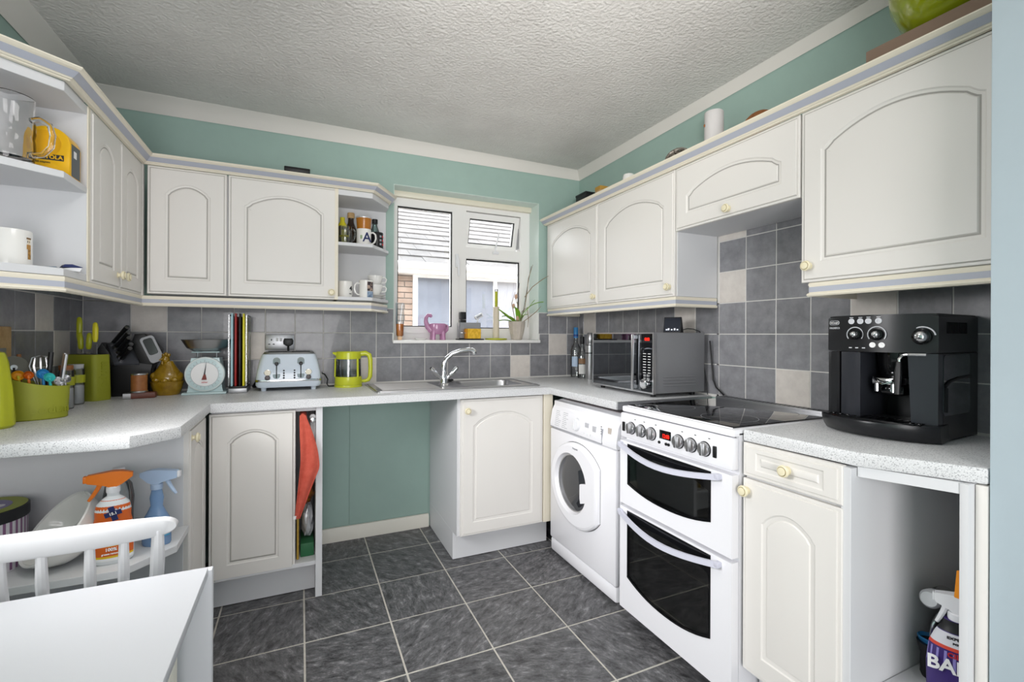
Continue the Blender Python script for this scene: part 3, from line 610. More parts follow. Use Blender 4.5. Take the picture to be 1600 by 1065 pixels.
g = MB(); g.box(.405, .435, .0045, .012, .735, .770, bev=.002, T=TT(0, 0, 0)); g.box(.34, .372, .005, .012, .752, .775, bev=.002); g.build('setting_key', M('key_grey', 'BEBFC4', .4), wm)
g = MB(); g.box(.528, .552, .006, .012, .757, .783); g.build('energy_sticker', M('sticker_beige', 'C2B8AE', .6), wm)
text('7kg', .020, GREYPR, wm, (.53, .0045, .733), (R(82), 0, 0), name='lettering')
text('HYDRO', .011, GREYPR, wm, (.54, .001, .713), (R(82), 0, 0)) if False else None
def door_outline(r, cx, cz, flat, n=40):
    a0 = math.acos((flat - cx) / r); return ARC(n, a0, 2 * math.pi - a0, r, cx, cz)
dcx, dcz = .262, .452; wd = bpy.data.objects.new('door', None); COL.objects.link(wd); wd.parent = wm
O0 = [(x * 1., z) for x, z in door_outline(.246, .290, dcz, .488)]
O0 = [(.045 + (x - .044) * .98, dcz + (z - dcz) * .86) for x, z in O0]
O1 = inset(O0, .006); O2 = inset(O0, .016)
def glass_outline(r, n=36):
    gx, gz = .247, .453; p = []
    a0, a1 = R(-22), R(14)
    pts = ARC(n, a1, 2 * math.pi + a0, r, gx, gz)
    return pts + [(gx + r * .66, gz - r * .47), (gx + r * .62, gz - r * .30), (gx + r * .62, gz + .02), (gx + r * .68, gz + r * .17)]
GO = glass_outline(.152); GI = glass_outline(.143)
g = MB(); n = len(O0)
g.loft([[(x, .0, z) for x, z in O0], [(x, -.014, z) for x, z in O0], [(x, -.022, z) for x, z in O1], [(x, -.025, z) for x, z in O2]], caps=(False, False))
sub = bmesh.new(); A = [sub.verts.new((x, -.025, z)) for x, z in O2]; B = [sub.verts.new((x, -.025, z)) for x, z in GO]
es = [sub.edges.new((A[i], A[(i + 1) % len(A)])) for i in range(len(A))] + [sub.edges.new((B[i], B[(i + 1) % len(B)])) for i in range(len(B))]
bmesh.ops.triangle_fill(sub, use_beauty=True, edges=es); g._merge(sub)
g.loft([[(x, -.025, z) for x, z in GO], [(x, -.004, z) for x, z in GI]], caps=(False, False)); g.build('door_ring', WHITE, wd)
g = MB(); c0 = [(x, z) for x, z in ARC(40, 0, 2 * math.pi, 1, 0, 0)[:-1]]
gx, gz = .247, .453
g.loft([[(gx + r * a, y, gz + r * b) for a, b in c0] for r, y in ((.150, -.001), (.146, -.006), (.138, -.004))], caps=(False, False)); g.build('chrome_ring', STEEL, wd)
g = MB(); g.lathe([(.138, .004), (.12, .006), (.10, .014), (.06, .020), (0, .022)], seg=36, T=TT(gx, 0, gz) @ TX(R(90)), caps=False); g.build('door_glass', pane('washer_glass', '7D7F83', .14), wd)
g = MB(); g.lathe([(.150, .0), (.150, -.012), (.0, -.018)], seg=36, T=TT(gx, .002, gz) @ TX(R(90)), caps=False)
drm = g.build('drum', M('drum_grey', '63656A', .3, .6, var=('34363A', 90, .45, .6)), wd)
g = MB(); g.loft([[(x, -.0005, z) for x, z in inset(O0, -.0025)], [(x, -.0005, z) for x, z in O0]], caps=(False, False)); g.build('door_gap', RUBBER, wd)
text('Hotpoint', .013, GREYPR, wd, (.30, -.0258, .638), sx=1.0)
# ---- microwave
mw = thing('microwave', 'grey microwave with dark mirrored door standing on worktop near the corner', 'microwave', (-.325, -.655, .911), R(-92.2))
g = MB(); g.box(0.004, .526, .012, .315, .019, .308, bev=.004); g.build('case', GREYP, mw)
for z in (.055, .069, .083, .097):
    g = MB(); g.tube([(.5255, .06, z), (.5265, .075, z), (.5265, .24, z), (.5255, .255, z)], .0030, 6); g.build('vent_rib', GREYP, mw)
for x in (.05, .48):
    for y in (.04, .28):
        g = MB(); g.lathe([(.012, 0), (.014, .02)], (x, y, 0), 12); g.build('foot', BLACK, mw)
MIRR = M('dark_mirror_glass', '74777B', .03, 1.)
g = MB(); g.prism([(0, .017), (.53, .017), (.53, .308), (0, .308)], 0, .014, 'y', holes=[[(.008, .025), (.522, .025), (.522, .302), (.008, .302)]]); g.build('front_frame', STEEL, mw)
g = MB(); g.box(.008, .440, .001, .012, .025, .302); g.build('door', MIRR, mw)
g = MB(); g.box(.443, .522, .001, .012, .025, .302); cpn = g.build('control_panel', M('black_mirror_glass', '3A3C40', .04, 1.), mw)
g = MB(); g.box(.384, .400, -.020, -.010, .028, .300, bev=.004); g.box(.387, .397, -.012, .002, .034, .050); g.box(.387, .397, -.012, .002, .278, .294); g.build('handle', STEEL, mw)
g = MB(); T = TT(.482, .0, .064) @ TX(R(90)); g.lathe([(.024, 0), (.023, .022), (.020, .025), (0, .0255)], seg=28, T=T); g.build('dial', CHROME, mw)
text('08:08', .020, MATS['red_led'], cpn, (.483, .0, .275), sx=.8, name='digits')
for i in range(8):
    for a_, b_ in ((.455, .475), (.49, .508)): g = MB(); g.box(a_, b_, -.0006, .001, .205 - i * .013, .208 - i * .013); g.build('panel_marking', PRINT_W, cpn)
for z in (.102, .086):
    g = MB(); g.box(.460, .478, -.003, .001, z - .005, z + .006, bev=.001); g.box(.486, .504, -.003, .001, z - .005, z + .006, bev=.001); g.build('panel_button', STEEL, mw)
text('breville', .012, PRINT_W, mw, (.20, -.001, .032), sx=1.) if False else None
# smart display
sd = thing('smart_display', 'small black smart display standing on top of the microwave', 'smart display', (-.165, -1.11, 1.2192), R(-62))
g = MB(); g.prism([(0, 0), (.05, 0), (.045, .012), (.024, .076), (.016, .078)], -.043, .043, 'x', bev=.002); g.build('case', BLACK, sd)
T = TX(-math.atan2(.016, .078))
g = MB(); g.box(-.039, .039, -.0014, .0, .006, .074, T=T); scr = g.build('screen', M('screen_glass', '24272E', .06, emit=('2A2E3C', .25)), sd)
g = MB()
for i, x in enumerate((-.030, -.020, -.004, .010, .024)): g.box(x, x + .008, -.0022, -.0012, .012, .018 + (i % 2) * .004, T=T)
g.build('screen_text', M('screen_white', 'DDE0E8', .5, emit=('DDE0E8', .5)), sd)
cb = MB(); cb.tube([(-.118, -1.128, 1.232), (-.09, -1.14, 1.240), (-.06, -1.15, 1.237), (-.030, -1.16, 1.226), (-.012, -1.165, 1.19), (-.010, -1.17, 1.05), (-.012, -1.19, .97), (-.012, -1.195, .914)], .0022, 6)
tag(cb.build('display_cable', BLACK), 'thin black cable trailing from the smart display down behind the microwave', 'cable')
cb = MB(); cb.tube([(-.020, -1.215, 1.18), (-.012, -1.222, 1.05), (-.016, -1.232, .99), (-.020, -1.255, .955), (-.022, -1.30, .925)], .0042, 8)
tag(cb.build('microwave_cable', BLACK), 'thick black mains cable hanging beside the microwave behind the hob', 'cable')
# ---- coffee machine
cm = thing('coffee_machine', 'black bean to cup coffee machine on the right hand worktop', 'coffee machine', (-.283, -1.937, .911), R(-86.3))
def bulge(x, k=.028): return -k * math.sin(math.pi * max(0, min(1, x / .28)))
def front_poly(x0, x1, back, n=12, k=.028, off=0.): return [(x0 + (x1 - x0) * i / n, bulge(x0 + (x1 - x0) * i / n, k) + off) for i in range(n + 1)] + [(x1, back), (x0, back)]
COF = M('satin_black_plastic', '1A1B1E', .30); COFG = M('grey_black_panel', '2C2E34', .30)
g = MB(); g.prism(front_poly(0, .28, .26), .247, .352, 'z', bev=.004); hd = g.build('head', COF, cm)
g = MB(); g.prism(front_poly(.004, .276, .256, off=.004), .350, .3575, 'z', bev=.003); g.build('lid', COF, cm)
g = MB(); g.box(.0, .10, .10, .26, .004, .246); g.box(.10, .28, .15, .26, .004, .246); g.box(.226, .28, .03, .16, .004, .246); g.build('body', COF, cm)
g = MB(); g.prism(front_poly(.002, .040, .11, 6), .045, .2455, 'z', bev=.002); g.build('side_column', COF, cm)
g = MB(); g.prism(front_poly(.046, .104, .11, 6), .045, .2455, 'z', bev=.002); g.build('front_door', COFG, cm)
g = MB(); n = 10
g.loft([[(x, bulge(x) + y0, z) for x, y0 in ((.218 + .010 * (1 - z / .246), 0), (.25, 0), (.2795, .0), (.2795, .06), (.22, .06))] for z in (.045, .10, .16, .2455)]); g.build('front_door', COFG, cm)
g = MB(); g.loft([[(.155 + r * math.cos(a) * 1.0, .075 + r * math.sin(a) * .9, z) for a in [2 * math.pi * i / 20 for i in range(20)]] for r, z in ((.048, .2468), (.048, .21), (.040, .18), (.036, .168))]); g.build('brew_unit', BLACKG, cm)
g = MB(); g.box(.120, .190, .005, .07, .150, .170, bev=.004); g.tube([(.125, .005, .172), (.14, -.008, .158), (.155, -.01, .153), (.17, -.008, .158), (.185, .005, .172)], .0035, 8)
for x in (.135, .175): g.lathe([(.006, 0), (.006, .024)], (x, .002, .130), 10)
g.build('coffee_spout', CHROME, cm)
g = MB(); g.box(.115, .195, .02, .09, .118, .150, bev=.01); g.build('spout_block', BLACKG, cm)
g = MB(); g.tube([(.258, -.016, .243), (.228, -.03, .243), (.212, -.034, .240), (.205, -.034, .230), (.204, -.034, .215)], .0042, 8); wand = g.build('steam_pipe', CHROME, cm)
g = MB(); g.tube([(.204, -.034, .222), (.203, -.036, .19), (.202, -.038, .13)], [.006, .009, .0075], 10); g.build('steam_wand', BLACK, cm)
for x, z, r in ((.089, .299, .016), (.148, .299, .017)):
    T = TT(x, bulge(x) - .0, z) @ TX(R(90)); g = MB(); g.lathe([(r, 0), (r, .008), (r * .6, .010)], seg=24, T=T, m=1); g.ball((0, 0, .010), (r * .62, r * .62, .010), seg=16, T=T); g.build('dial', [CHROME, BLACKG], cm)
    g = MB(); g.tube([(x + (r + .006) * math.cos(a), bulge(x) - .0015, z + (r + .006) * math.sin(a)) for a in [R(-35 + 250 * i / 20) for i in range(21)]], .0016, 6); g.build('dial_scale', M('silver_print', 'C9CBD0', .4), cm)
x, z, r = .249, .293, .022; T = TT(x, bulge(x), z) @ TX(R(90)); g = MB(); g.lathe([(r, 0), (r, .01), (r * .7, .012)], seg=28, T=T, m=1); g.ball((0, 0, .012), (r * .75, r * .75, .014), seg=20, T=T); g.build('steam_dial', [CHROME, BLACKG], cm)
g = MB(); g.tube([(x + .029 * math.cos(a), bulge(x) - .002, z + .027 * math.sin(a)) for a in [R(10 + 190 * i / 16) for i in range(17)]], .0020, 6); g.build('dial_scale', MATS['silver_print'], cm)
for i, x in enumerate((.078, .104, .126, .152)):
    T = TT(x, bulge(x) + .001, .339) @ TX(R(90)); g = MB(); g.lathe([(.0085, 0), (.0085, .003), (.0035, .0035), (.003, .001), (0, .001)] if i else [(.0085, 0), (.0085, .003), (0, .0035)], seg=20, T=T); g.build('push_button', MATS['silver_print'], cm)
for x in (.137, .160):
    T = TT(x, bulge(x) + .001, .268) @ TX(R(90)); g = MB(); g.lathe([(.008, 0), (.008, .003), (.003, .0035), (0, .001)], seg=18, T=T); g.build('push_button', PRINT_W, cm)
for x, w_, z0, z1 in [(q, .004, .257, .260) for q in (.075, .094, .113)] + [(q, .005, .3495, .3515) for q in (.078, .104, .126, .152)]:
    g = MB(); g.box(x - w_, x + w_, bulge(x) - .0012, bulge(x) + .002, z0, z1); g.build('panel_marking', MATS['silver_print'], cm)
T = TT(.022, bulge(.022) - .0005, .336) @ TZ(R(-16)); g = MB(); g.prism(rrect(-.017, .017, -.0065, .0065, .006), -.001, .002, 'y', T=T); badge = g.build('badge', MATS['silver_print'], cm)
g = MB(); g.prism(rrect(-.0155, .0155, -.005, .005, .0048), -.0016, .002, 'y', T=T); g.build('badge_field', BLACK, badge)
text("De'Longhi", .0078, PRINT_W, badge, (.022, bulge(.022) - .0024, .336), (R(90), 0, R(-16)), sx=.85)
text('MAGNIFICA', .0085, MATS['silver_print'], cm, (.023, bulge(.023) - .0015, .319), (R(90), 0, R(-16)), sx=.8)
# drip tray
def tray_poly(ex, n=16): 
    return [(-.010 - ex * .3 + (.30 + ex * .3) * i / n - .0, .012 - (.108 + ex) * math.sin(math.pi * min(1, (i / n) * .94 + .03)) ** .6) for i in range(n + 1)] + [(.276, .10), (.0, .10)]
g = MB(); pr_ = [tray_poly(-.03), tray_poly(-.012), tray_poly(0), tray_poly(.004), tray_poly(.002)]
g.loft([[(x, y, z) for x, y in p] for p, z in zip(pr_, (.003, .016, .030, .042, .050))]); dt = g.build('drip_tray', COF, cm)
g = MB(); q = tray_poly(-.016)
for i in range(12): g.box(.02 + i * .02, .034 + i * .02, -.05 if 2 < i < 10 else -.03, .02, .050, .053, bev=.001)
g.box(.015, .262, -.055, -.05, .05, .0535); g.box(.03, .25, -.065, -.06, .05, .0535); g.build('drip_grid', BLACKG, dt)
# right side: vent, tank window, base rail
g = MB()
for i in range(18): g.box(.2798, .2812, .05 + i * .0075, .0535 + i * .0075, .302, .334)
g.build('vent_grille', DARK, cm)
g = MB(); g.prism(rrect(.030, .200, .074, .242, .010), .2798, .2815, 'x'); g.build('tank_window', M('smoked_tank_plastic', '6C6E73', .04, 1.), cm)
g = MB(); g.tube([(.2835, .032, .155), (.2835, .06, .168), (.2835, .12, .176), (.2835, .198, .178)], .004, 8); g.tube([(.2835, .036, .152), (.2835, .036, .085)], .005, 6); g.build('tank_handle', BLACK, cm)
g = MB(); g.box(.262, .28, -.002, .03, .001, .045, bev=.002); g.build('base_foot', COFG, cm)
# ================================================================== sink, tap, table, chair
sk = thing('kitchen_sink', 'stainless steel inset sink with drainer on the left', 'sink', (-1.04, -.28, .911))
g = MB(); oc = rrect(-1.505, -.570, -.500, -.062, .03); bw = rrect(-.995, -.635, -.420, -.120, .065, 5)
g.prism(oc, .9112, .9145, 'z', holes=[bw]); g.build('rim', STEEL, sk, off=sk.location)
g = MB(); r0 = rrect(-.995, -.635, -.420, -.120, .065, 5); r1 = inset(r0, .012); r2_ = inset(r0, .03)
g.loft([[(x, y, .9140) for x, y in r0], [(x, y, .905) for x, y in inset(r0, .004)], [(x, y, .80) for x, y in r1], [(x, y, .775) for x, y in r2_]], caps=(False, True)); g.build('bowl', STEEL, sk, off=sk.location)
for i in range(8):
    g = MB(); y = -.42 + i * .042; g.tube([(-1.46, y, .9148), (-1.44, y, .9158), (-1.17, y, .9152), (-1.15, y, .9146)], .004, 6); g.build('drainer_ridge', STEEL, sk, off=sk.location)
g = MB(); g.tube([(x, y, .9155) for x, y in inset(oc, .012)], .0035, 6, loop=True); g.build('raised_edge', STEEL, sk, off=sk.location)
g = MB(); g.lathe([(.035, 0), (.033, .004), (.02, .003), (0, .002)], (-.815, -.27, .7755), 20); g.build('waste', STEELR, sk, off=sk.location)
tp = thing('mixer_tap', 'chrome swan neck mixer tap with two angled handles on the sink', 'tap', (-1.088, -.270, .9148))
g = MB(); g.lathe([(.032, 0), (.030, .006), (.022, .012), (.020, .03), (.019, .05), (.014, .062), (.013, .10)], seg=20); g.build('base', CHROME, tp)
pts = [(0, 0, .08), (-.004, 0, .10), (.0, -.002, .125), (.014, -.005, .152), (.045, -.012, .178), (.09, -.02, .194), (.135, -.028, .201), (.16, -.032, .199), (.172, -.034, .190), (.175, -.034, .176)]
g = MB(); g.tube(pts, [.015, .0148, .0145, .0142, .014, .0138, .0138, .0145, .0155, .0148], 14); g.build('spout', CHROME, tp)
for s in (-1, 1):
    g = MB(); d = Vector((s * .70, -.06, .72)).normalized(); a = Vector((s * .012, 0, .03)); g.tube([a, a + d * .03, a + d * .036, a + d * .09, a + d * .096], [.010, .010, .014, .0135, .009], 12); hnd = g.build('handle', CHROME, tp)
    g = MB(); e = a + d * .096; g.tube([e, e + d * .003], .007, 12); g.build('hot_mark' if s < 0 else 'cold_mark', PRINT_D, hnd)
g = MB(); g.lathe([(.02, 0), (.022, .006), (.014, .010), (.004, .016), (.004, .022), (0, .023)], seg=16); g.ball((.020, .004, .008), (.014, .008, .006))
sp = g.build('sink_plug', BLACK); sp.location = (-.965, -.145, .9150); sp.location = (-1.01, -.10, .9150); tag(sp, 'small black rubber plug lying on the sink rim behind the tap', 'plug')
# ---- gate leg table
tb = thing('drop_leaf_table', 'white drop leaf table in the lower left foreground', 'table', (-2.33, -2.2, 0))
g = MB(); g.box(-2.70, -2.010, -2.75, -1.800, .722, .740, bev=.002); g.build('tabletop', TABLEW, tb, off=tb.location)
g = MB(); g.box(-2.70, -2.004, -1.797, -1.779, .12, .733, bev=.002); g.build('drop_leaf', TABLEW, tb, off=tb.location)
g = MB(); g.box(-2.70, -2.010, -2.772, -2.754, .12, .733, bev=.002); g.build('drop_leaf', TABLEW, tb, off=tb.location)
for x, y in ((-2.64, -2.68), (-2.64, -1.90), (-2.065, -2.68), (-2.065, -1.92)):
    g = MB(); g.box(x - .024, x + .024, y - .024, y + .024, .001, .722, bev=.003); g.build('leg', TABLEC, tb, off=tb.location)
g = MB(); g.box(-2.65, -2.10, -1.935, -1.915, .62, .722); g.box(-2.65, -2.10, -2.69, -2.67, .62, .722); g.build('apron', TABLEC, tb, off=tb.location)
# ---- chair
ch = thing('spindle_chair', 'white painted spindle back chair tucked behind the white table', 'chair', (-2.326, -1.60, 0))
def rail_pt(t):   # t 0..1 left to right
    x = -.225 + .45 * t; y = -.045 + .045 * (2 * t - 1) ** 2 * 1.; return x, y
n = 28; rings = []
for i in range(n + 1):
    t = .5 - .5 * math.cos(math.pi * i / n); x, y = rail_pt(t); q = abs(2 * t - 1)
    hi = .806 - .020 * q ** 2.2; lo = .752 - .002 * q; m_ = (hi + lo) / 2; dx = (1 - q) * .225; k = 1 if dx > .026 else math.sqrt(max(.0, 1 - (1 - dx / .026) ** 2)) * .9 + .1
    h = (hi - lo) / 2 * k; rings.append([(x, y + a, m_ + b * h) for a, b in ((-.0105, -.72), (-.0105, .72), (-.0075, .93), (-.003, 1), (.003, 1), (.0075, .93), (.0105, .72), (.0105, -.72), (.0075, -.93), (.003, -1), (-.003, -1), (-.0075, -.93))])
g = MB(); g.loft(rings); g.build('top_rail', CHAIRW, ch)
for i, t in enumerate((.10, .24, .375, .515, .68, .80, .925)):
    x, y = rail_pt(t); xb = x * .80; g = MB(); th = .0125 if i in (0, 6) else .0095
    g.tube([(x, y, .765), (x * .97 + xb * .03, y + .004, .70), (x * .9 + xb * .1, y + .010, .66), (xb, .02, .46)], [th * .9, th * 1.1, th * 1.1, th], 10); g.build('spindle', CHAIRW, ch)
g = MB(); g.prism([(x, y) for x, y in rrect(-.20, .20, -.01, .38, .06, 5)], .425, .462, 'z', bev=.010); g.build('seat', CHAIRW, ch)
for sx in (-1, 1):
    for y0, y1 in ((.03, -.04), (.33, .37)):
        g = MB(); g.tube([(sx * .15, y0, .43), (sx * .175, (y0 + y1) / 2, .2), (sx * .19, y1, .001)], [.016, .018, .012], 10); g.build('leg', CHAIRW, ch)
for sx in (-1, 1):
    g = MB(); g.tube([(sx * .178, .0, .18), (sx * .178, .352, .18)], .010, 8); g.build('stretcher', CHAIRW, ch)
g = MB(); g.tube([(-.178, .18, .18), (.178, .18, .18)], .010, 8); g.build('stretcher', CHAIRW, ch)
# ================================================================== things on the left worktop
Z = .9112
def bld(t, name, mat, f, **k):
    g = MB(); f(g); return g.build(name, mat, t, **k)
t = thing('fluted_container', 'lime green fluted container at the left end of the worktop', 'container', (-2.705, -.935, Z))
g = MB(); n = 32
def flut(r, a, k): return r * (1 + k * math.cos(9 * a))
g.loft([[(flut(r, 2 * math.pi * i / n, k) * math.cos(2 * math.pi * i / n), flut(r, 2 * math.pi * i / n, k) * math.sin(2 * math.pi * i / n), z) for i in range(n)] for r, z, k in ((.044, 0, 0), (.051, .008, .02), (.050, .03, .05), (.044, .12, .06), (.036, .20, .04), (.031, .222, 0), (.027, .232, 0), (.018, .235, 0))]); g.build('body', LIME, t)
t = thing('wooden_board', 'brown wooden board leaning on the tiles behind the lime container', 'chopping board', (-2.789, -.80, Z))
g = MB(); g.box(-.009, .009, -.17, .152, 0, .315, bev=.004); g.build('board', PALEW, t)
# utensil holder
t = thing('utensil_holder', 'lime green oval utensil holder with slanted rim full of cooking tools', 'utensil holder', (-2.675, -.775, Z), R(18))
g = MB(); n = 36; E_ = [(math.cos(2 * math.pi * i / n), math.sin(2 * math.pi * i / n)) for i in range(n)]
def rimz(a): return .128 - .026 * a + .012 * (a * a - .3)
g.loft([[(rx * a, ry * b, (0 if k == 0 else k * rimz(a))) for a, b in E_] for rx, ry, k in ((.084, .046, 0), (.088, .050, .03), (.093, .055, .99), (.0925, .0545, 1.0), (.089, .051, 1.0), (.083, .045, .06))], caps=(True, True)); g.build('body', LIMED, t)
for i, (c_, a) in enumerate(zip('bodum', (-86, -72, -57, -43, -27))):
    a = R(a); text(c_, .040, LIMED, t, (.089 * math.cos(a), .0508 * math.sin(a), .034), (R(88), 0, math.atan2(.0508 * math.cos(a), .089 * -math.sin(a))), ext=.0022, bold=.0006)
def rod(name, label, cat, base, tip, r, mats, head=None, grp='tools in the lime utensil holder'):
    t = thing(name, label, cat, base, group=grp); d = Vector(tip) - Vector(base)
    g = MB(); g.tube([(0, 0, 0), d * .5, d], r, 8); g.build('handle', mats, t)
    if head: head(t, d)
    return t
UB = (-2.69, -.705, Z + .012)
def disc(r, mat, nrm=(.6, -.8, .1), nm='head', th=.004):
    def f(t, d):
        q = Vector(nrm).to_track_quat('Z', 'Y').to_matrix().to_4x4(); g = MB(); g.lathe([(r, -th / 2), (r, th / 2)] if th < .006 else [(r * .5, -th), (r, 0), (r * .9, th * .4), (r * .55, -th * .4), (0, -th * .6)], seg=24, T=Matrix.Translation(d) @ q); o = g.build(nm, mat, t)
        if nm == 'wheel': g = MB(); g.lathe([(.009, -.004), (.009, .004), (0, .005)], seg=14, T=Matrix.Translation(d) @ q); g.build('hub', STEEL, o)
    return f
rod('pizza_wheel', 'round steel pizza wheel sticking up in the utensil holder', 'pizza wheel', (-2.720, -0.785, Z + .01), (-2.718, -0.786, 1.088), .006, BLACK, disc(.038, M('dark_steel', '6A655C', .3, .9), nm='wheel'))
rod('spatula', 'dark spatula blade at the back left of the utensil holder', 'spatula', (-2.745, -0.795, Z + .01), (-2.753, -0.792, 1.06), .006, BLACK, lambda t, d: bld(t, 'blade', STEELR, lambda g: g.box(-.004, .002, -.028, .028, .13, .232, bev=.002)))
rod('measuring_spoon', 'orange yellow measuring spoon at the front of the utensil holder', 'spoon', (-2.685, -0.800, Z + .01), (-2.698, -0.808, 1.062), .004, YEL, disc(.017, M('amber_plastic', 'E8A020', .35), th=.010))
rod('measuring_spoon', 'dark orange measuring spoon half hidden behind the yellow one', 'spoon', (-2.670, -0.790, Z + .01), (-2.676, -0.798, 1.062), .004, ORANGE, disc(.014, M('burnt_orange', 'C8641C', .35), th=.010))
rod('measuring_spoon', 'blue measuring spoon in the middle of the utensil holder', 'spoon', (-2.635, -0.785, Z + .01), (-2.637, -0.805, 1.066), .004, BLUE, disc(.017, BLUE, th=.010))
rod('measuring_spoon', 'turquoise measuring spoon right of the blue spoon in the utensil holder', 'spoon', (-2.620, -0.770, Z + .01), (-2.619, -0.808, 1.054), .004, TEALP, disc(.016, TEALP, (.7, -.6, .3), th=.010))
rod('serving_spoon', 'steel spoon with rounded head at the right of the utensil holder', 'spoon', (-2.605, -0.760, Z + .01), (-2.603, -0.792, 1.040), .004, STEEL, disc(.015, STEEL, (.7, -.6, .3), th=.009))
rod('serving_spoon', 'large steel ladle head at the right rim of the utensil holder', 'spoon', (-2.600, -0.745, Z + .01), (-2.592, -0.770, 1.045), .004, STEEL, disc(.017, STEELR, (.5, -.5, .6), th=.010))
rod('wooden_spoon', 'wooden spoon handle tip showing behind the pizza wheel', 'spoon', (-2.710, -0.750, Z + .01), (-2.730, -0.725, 1.13), .006, WOOD)
rod('potato_masher', 'dark handled masher leaning right in the utensil holder', 'masher', (-2.645, -0.770, Z + .01), (-2.629, -0.770, 1.138), .0075, BLACK)
for k, (bx_, tx) in enumerate((((-2.620, -.755), (-2.591, -.775)), ((-2.613, -.77), (-2.585, -.782)))):
    rod('tongs_arm' if False else 'kitchen_tongs', ('left' if k == 0 else 'right') + ' hand tall polished steel handle leaning right out of the utensil holder', 'tongs', (bx_[0], bx_[1], Z + .01), (tx[0], tx[1], 1.135 - .004 * k), .0055, STEEL)
t = thing('wire_whisk', 'steel balloon whisk with looped wires in the utensil holder', 'whisk', (-2.660, -0.760, Z + .01), group='tools in the lime utensil holder')
bld(t, 'handle', BLACK, lambda g: g.tube([(0, 0, 0), (0, 0, .09)], .008, 10))
for i in range(5):
    a = math.pi * i / 5; bld(t, 'wire', STEEL, lambda g: g.tube([(q[0] * math.cos(a), q[0] * math.sin(a), q[1]) for q in ((.004, .085), (.018, .13), (.028, .17), (.022, .198), (0, .206), (-.022, .198), (-.028, .17), (-.018, .13), (-.004, .085))], .0013, 5))
# jars
def jar(loc, r, h, label, lidm):
    t = thing('storage_jar', label, 'jar', loc)
    bld(t, 'glass', CLEARP, lambda g: g.lathe([(r * .9, 0), (r, .006), (r, h - .022), (r * .88, h - .014), (r * .88, h - .008)], seg=24, caps=False))
    bld(t, 'contents', M('flour_white', 'DADADC', .9), lambda g: g.lathe([(r * .9, .004), (r * .93, .01), (r * .93, h * .46), (r * .8, h * .48)], seg=24))
    bld(t, 'band', LIME, lambda g: g.lathe([(r + .0008, h * .54), (r + .0016, h * .545), (r + .0016, h * .73), (r + .0008, h * .735)], seg=24, caps=False))
    bld(t, 'lid', lidm, lambda g: g.lathe([(r * .86, h - .020), (r * .9, h - .012), (r * .9, h)], seg=24)); return t
jar((-2.672, -.536, Z), .024, .168, 'glass storage jar with lime band and cork lid beside the utensil holder', WOOD)
jar((-2.688, -.400, Z), .027, .165, 'glass storage jar with lime band and grey lid beside the lime knife block', M('clear_grey_lid', 'B9BBBE', .2))
# lime knife block
t = thing('knife_block', 'lime green knife block holding four lime handled knives', 'knife block', (-2.697, -.255, Z), R(-34))
bld(t, 'body', LIMED, lambda g: g.loft([[(x * k, y * k, z) for x, y in rrect(-.082, .082, -.040, .040, .018, 4)] for k, z in ((1.0, 0), (1.02, .01), (.95, .196), (.92, .200))]))
bld(t, 'slot_face', BLACK, lambda g: g.prism([(x * .86, y * .80) for x, y in rrect(-.080, .080, -.040, .040, .016, 4)], .1995, .2010))
text('bodum', .052, LIMED, t, (.0812, .0, .10), (R(90), R(-90), R(90)), ext=.0016, bold=.0004)
for k, (x, y, tilt, h, lab) in enumerate(((-.062, .012, .0, .175, 'tallest lime handled knife at the left of the lime knife block'), (-.026, -.006, -.10, .105, 'short lime handled knife leaning left in the lime knife block'), (.006, -.004, .06, .105, 'short lime handled knife leaning right in the lime knife block'), (.048, -.008, .0, .150, 'lime handled knife at the right front of the lime knife block'))):
    q = Vector((x, y, 0)); q.rotate(Matrix.Rotation(R(-34), 3, 'Z')); kn = thing('kitchen_knife', lab, 'knife', (-2.697 + q.x, -.255 + q.y, Z + .19), group='knives in the lime block', rot=(0, tilt, R(-34)))
    L_ = h - .03 if k in (0, 3) else h
    bld(kn, 'blade', STEEL, lambda g: g.box(-.010, .010, -.001, .001, -.05, h - L_ * .80))
    bld(kn, 'handle', YEL if k == 3 else LIME, lambda g: g.tube([(0, 0, h - L_ * .88 + .02), (0, 0, h - L_ * .6), (.001, 0, h - .03), (0, 0, h - .006), (0, 0, h)], [.0075, .0115, .0125, .010, .004], 12, sq=.8))
# black knife block
t = thing('knife_block', 'black angled knife block with five black knives and a grey framed display', 'knife block', (-2.583, -.128, Z), R(4))
bld(t, 'base', BLACK, lambda g: g.prism([(-.086, 0), (.082, 0), (.082, .118), (.098, .149), (.042, .153), (-.045, .153), (-.086, .121)], -.045, .075, 'y', bev=.004))
bld(t, 'head', BLACK, lambda g: g.prism([(.046, .145), (.100, .145), (.120, .214), (.062, .292), (.024, .290), (.010, .24)], -.045, .075, 'y', bev=.006))
bld(t, 'slot_plate', M('slot_plate_grey', '4A4C52', .3), lambda g: g.loft([[(-.048, -.054, .153), (.044, -.054, .151), (.044, -.048, .145), (-.048, -.048, .145)], [(-.098, .06, .245), (.012, .06, .262), (.012, .07, .255), (-.105, .07, .24)]]))
bld(t, 'side_wall', BLACK, lambda g: g.prism([(-.086, .121), (-.045, .153), (-.100, .25), (-.122, .205)], -.02, .072, 'y', bev=.003))
T = TT(.090, -.048, .222) @ TY(R(-22))
dp = bld(t, 'display_frame', M('grey_frame', '9A9CA0', .4), lambda g: g.prism(rrect(-.028, .028, -.068, .060, .014), -.003, .004, 'y', T=T))
bld(dp, 'display', BLACKG, lambda g: g.prism(rrect(-.019, .019, -.030, .050, .010), -.0045, 0, 'y', T=T))
text('SHARP', .010, PRINT_W, dp, (.103, -.0520, .182), (R(90), R(-22), 0), name='lettering') if False else None
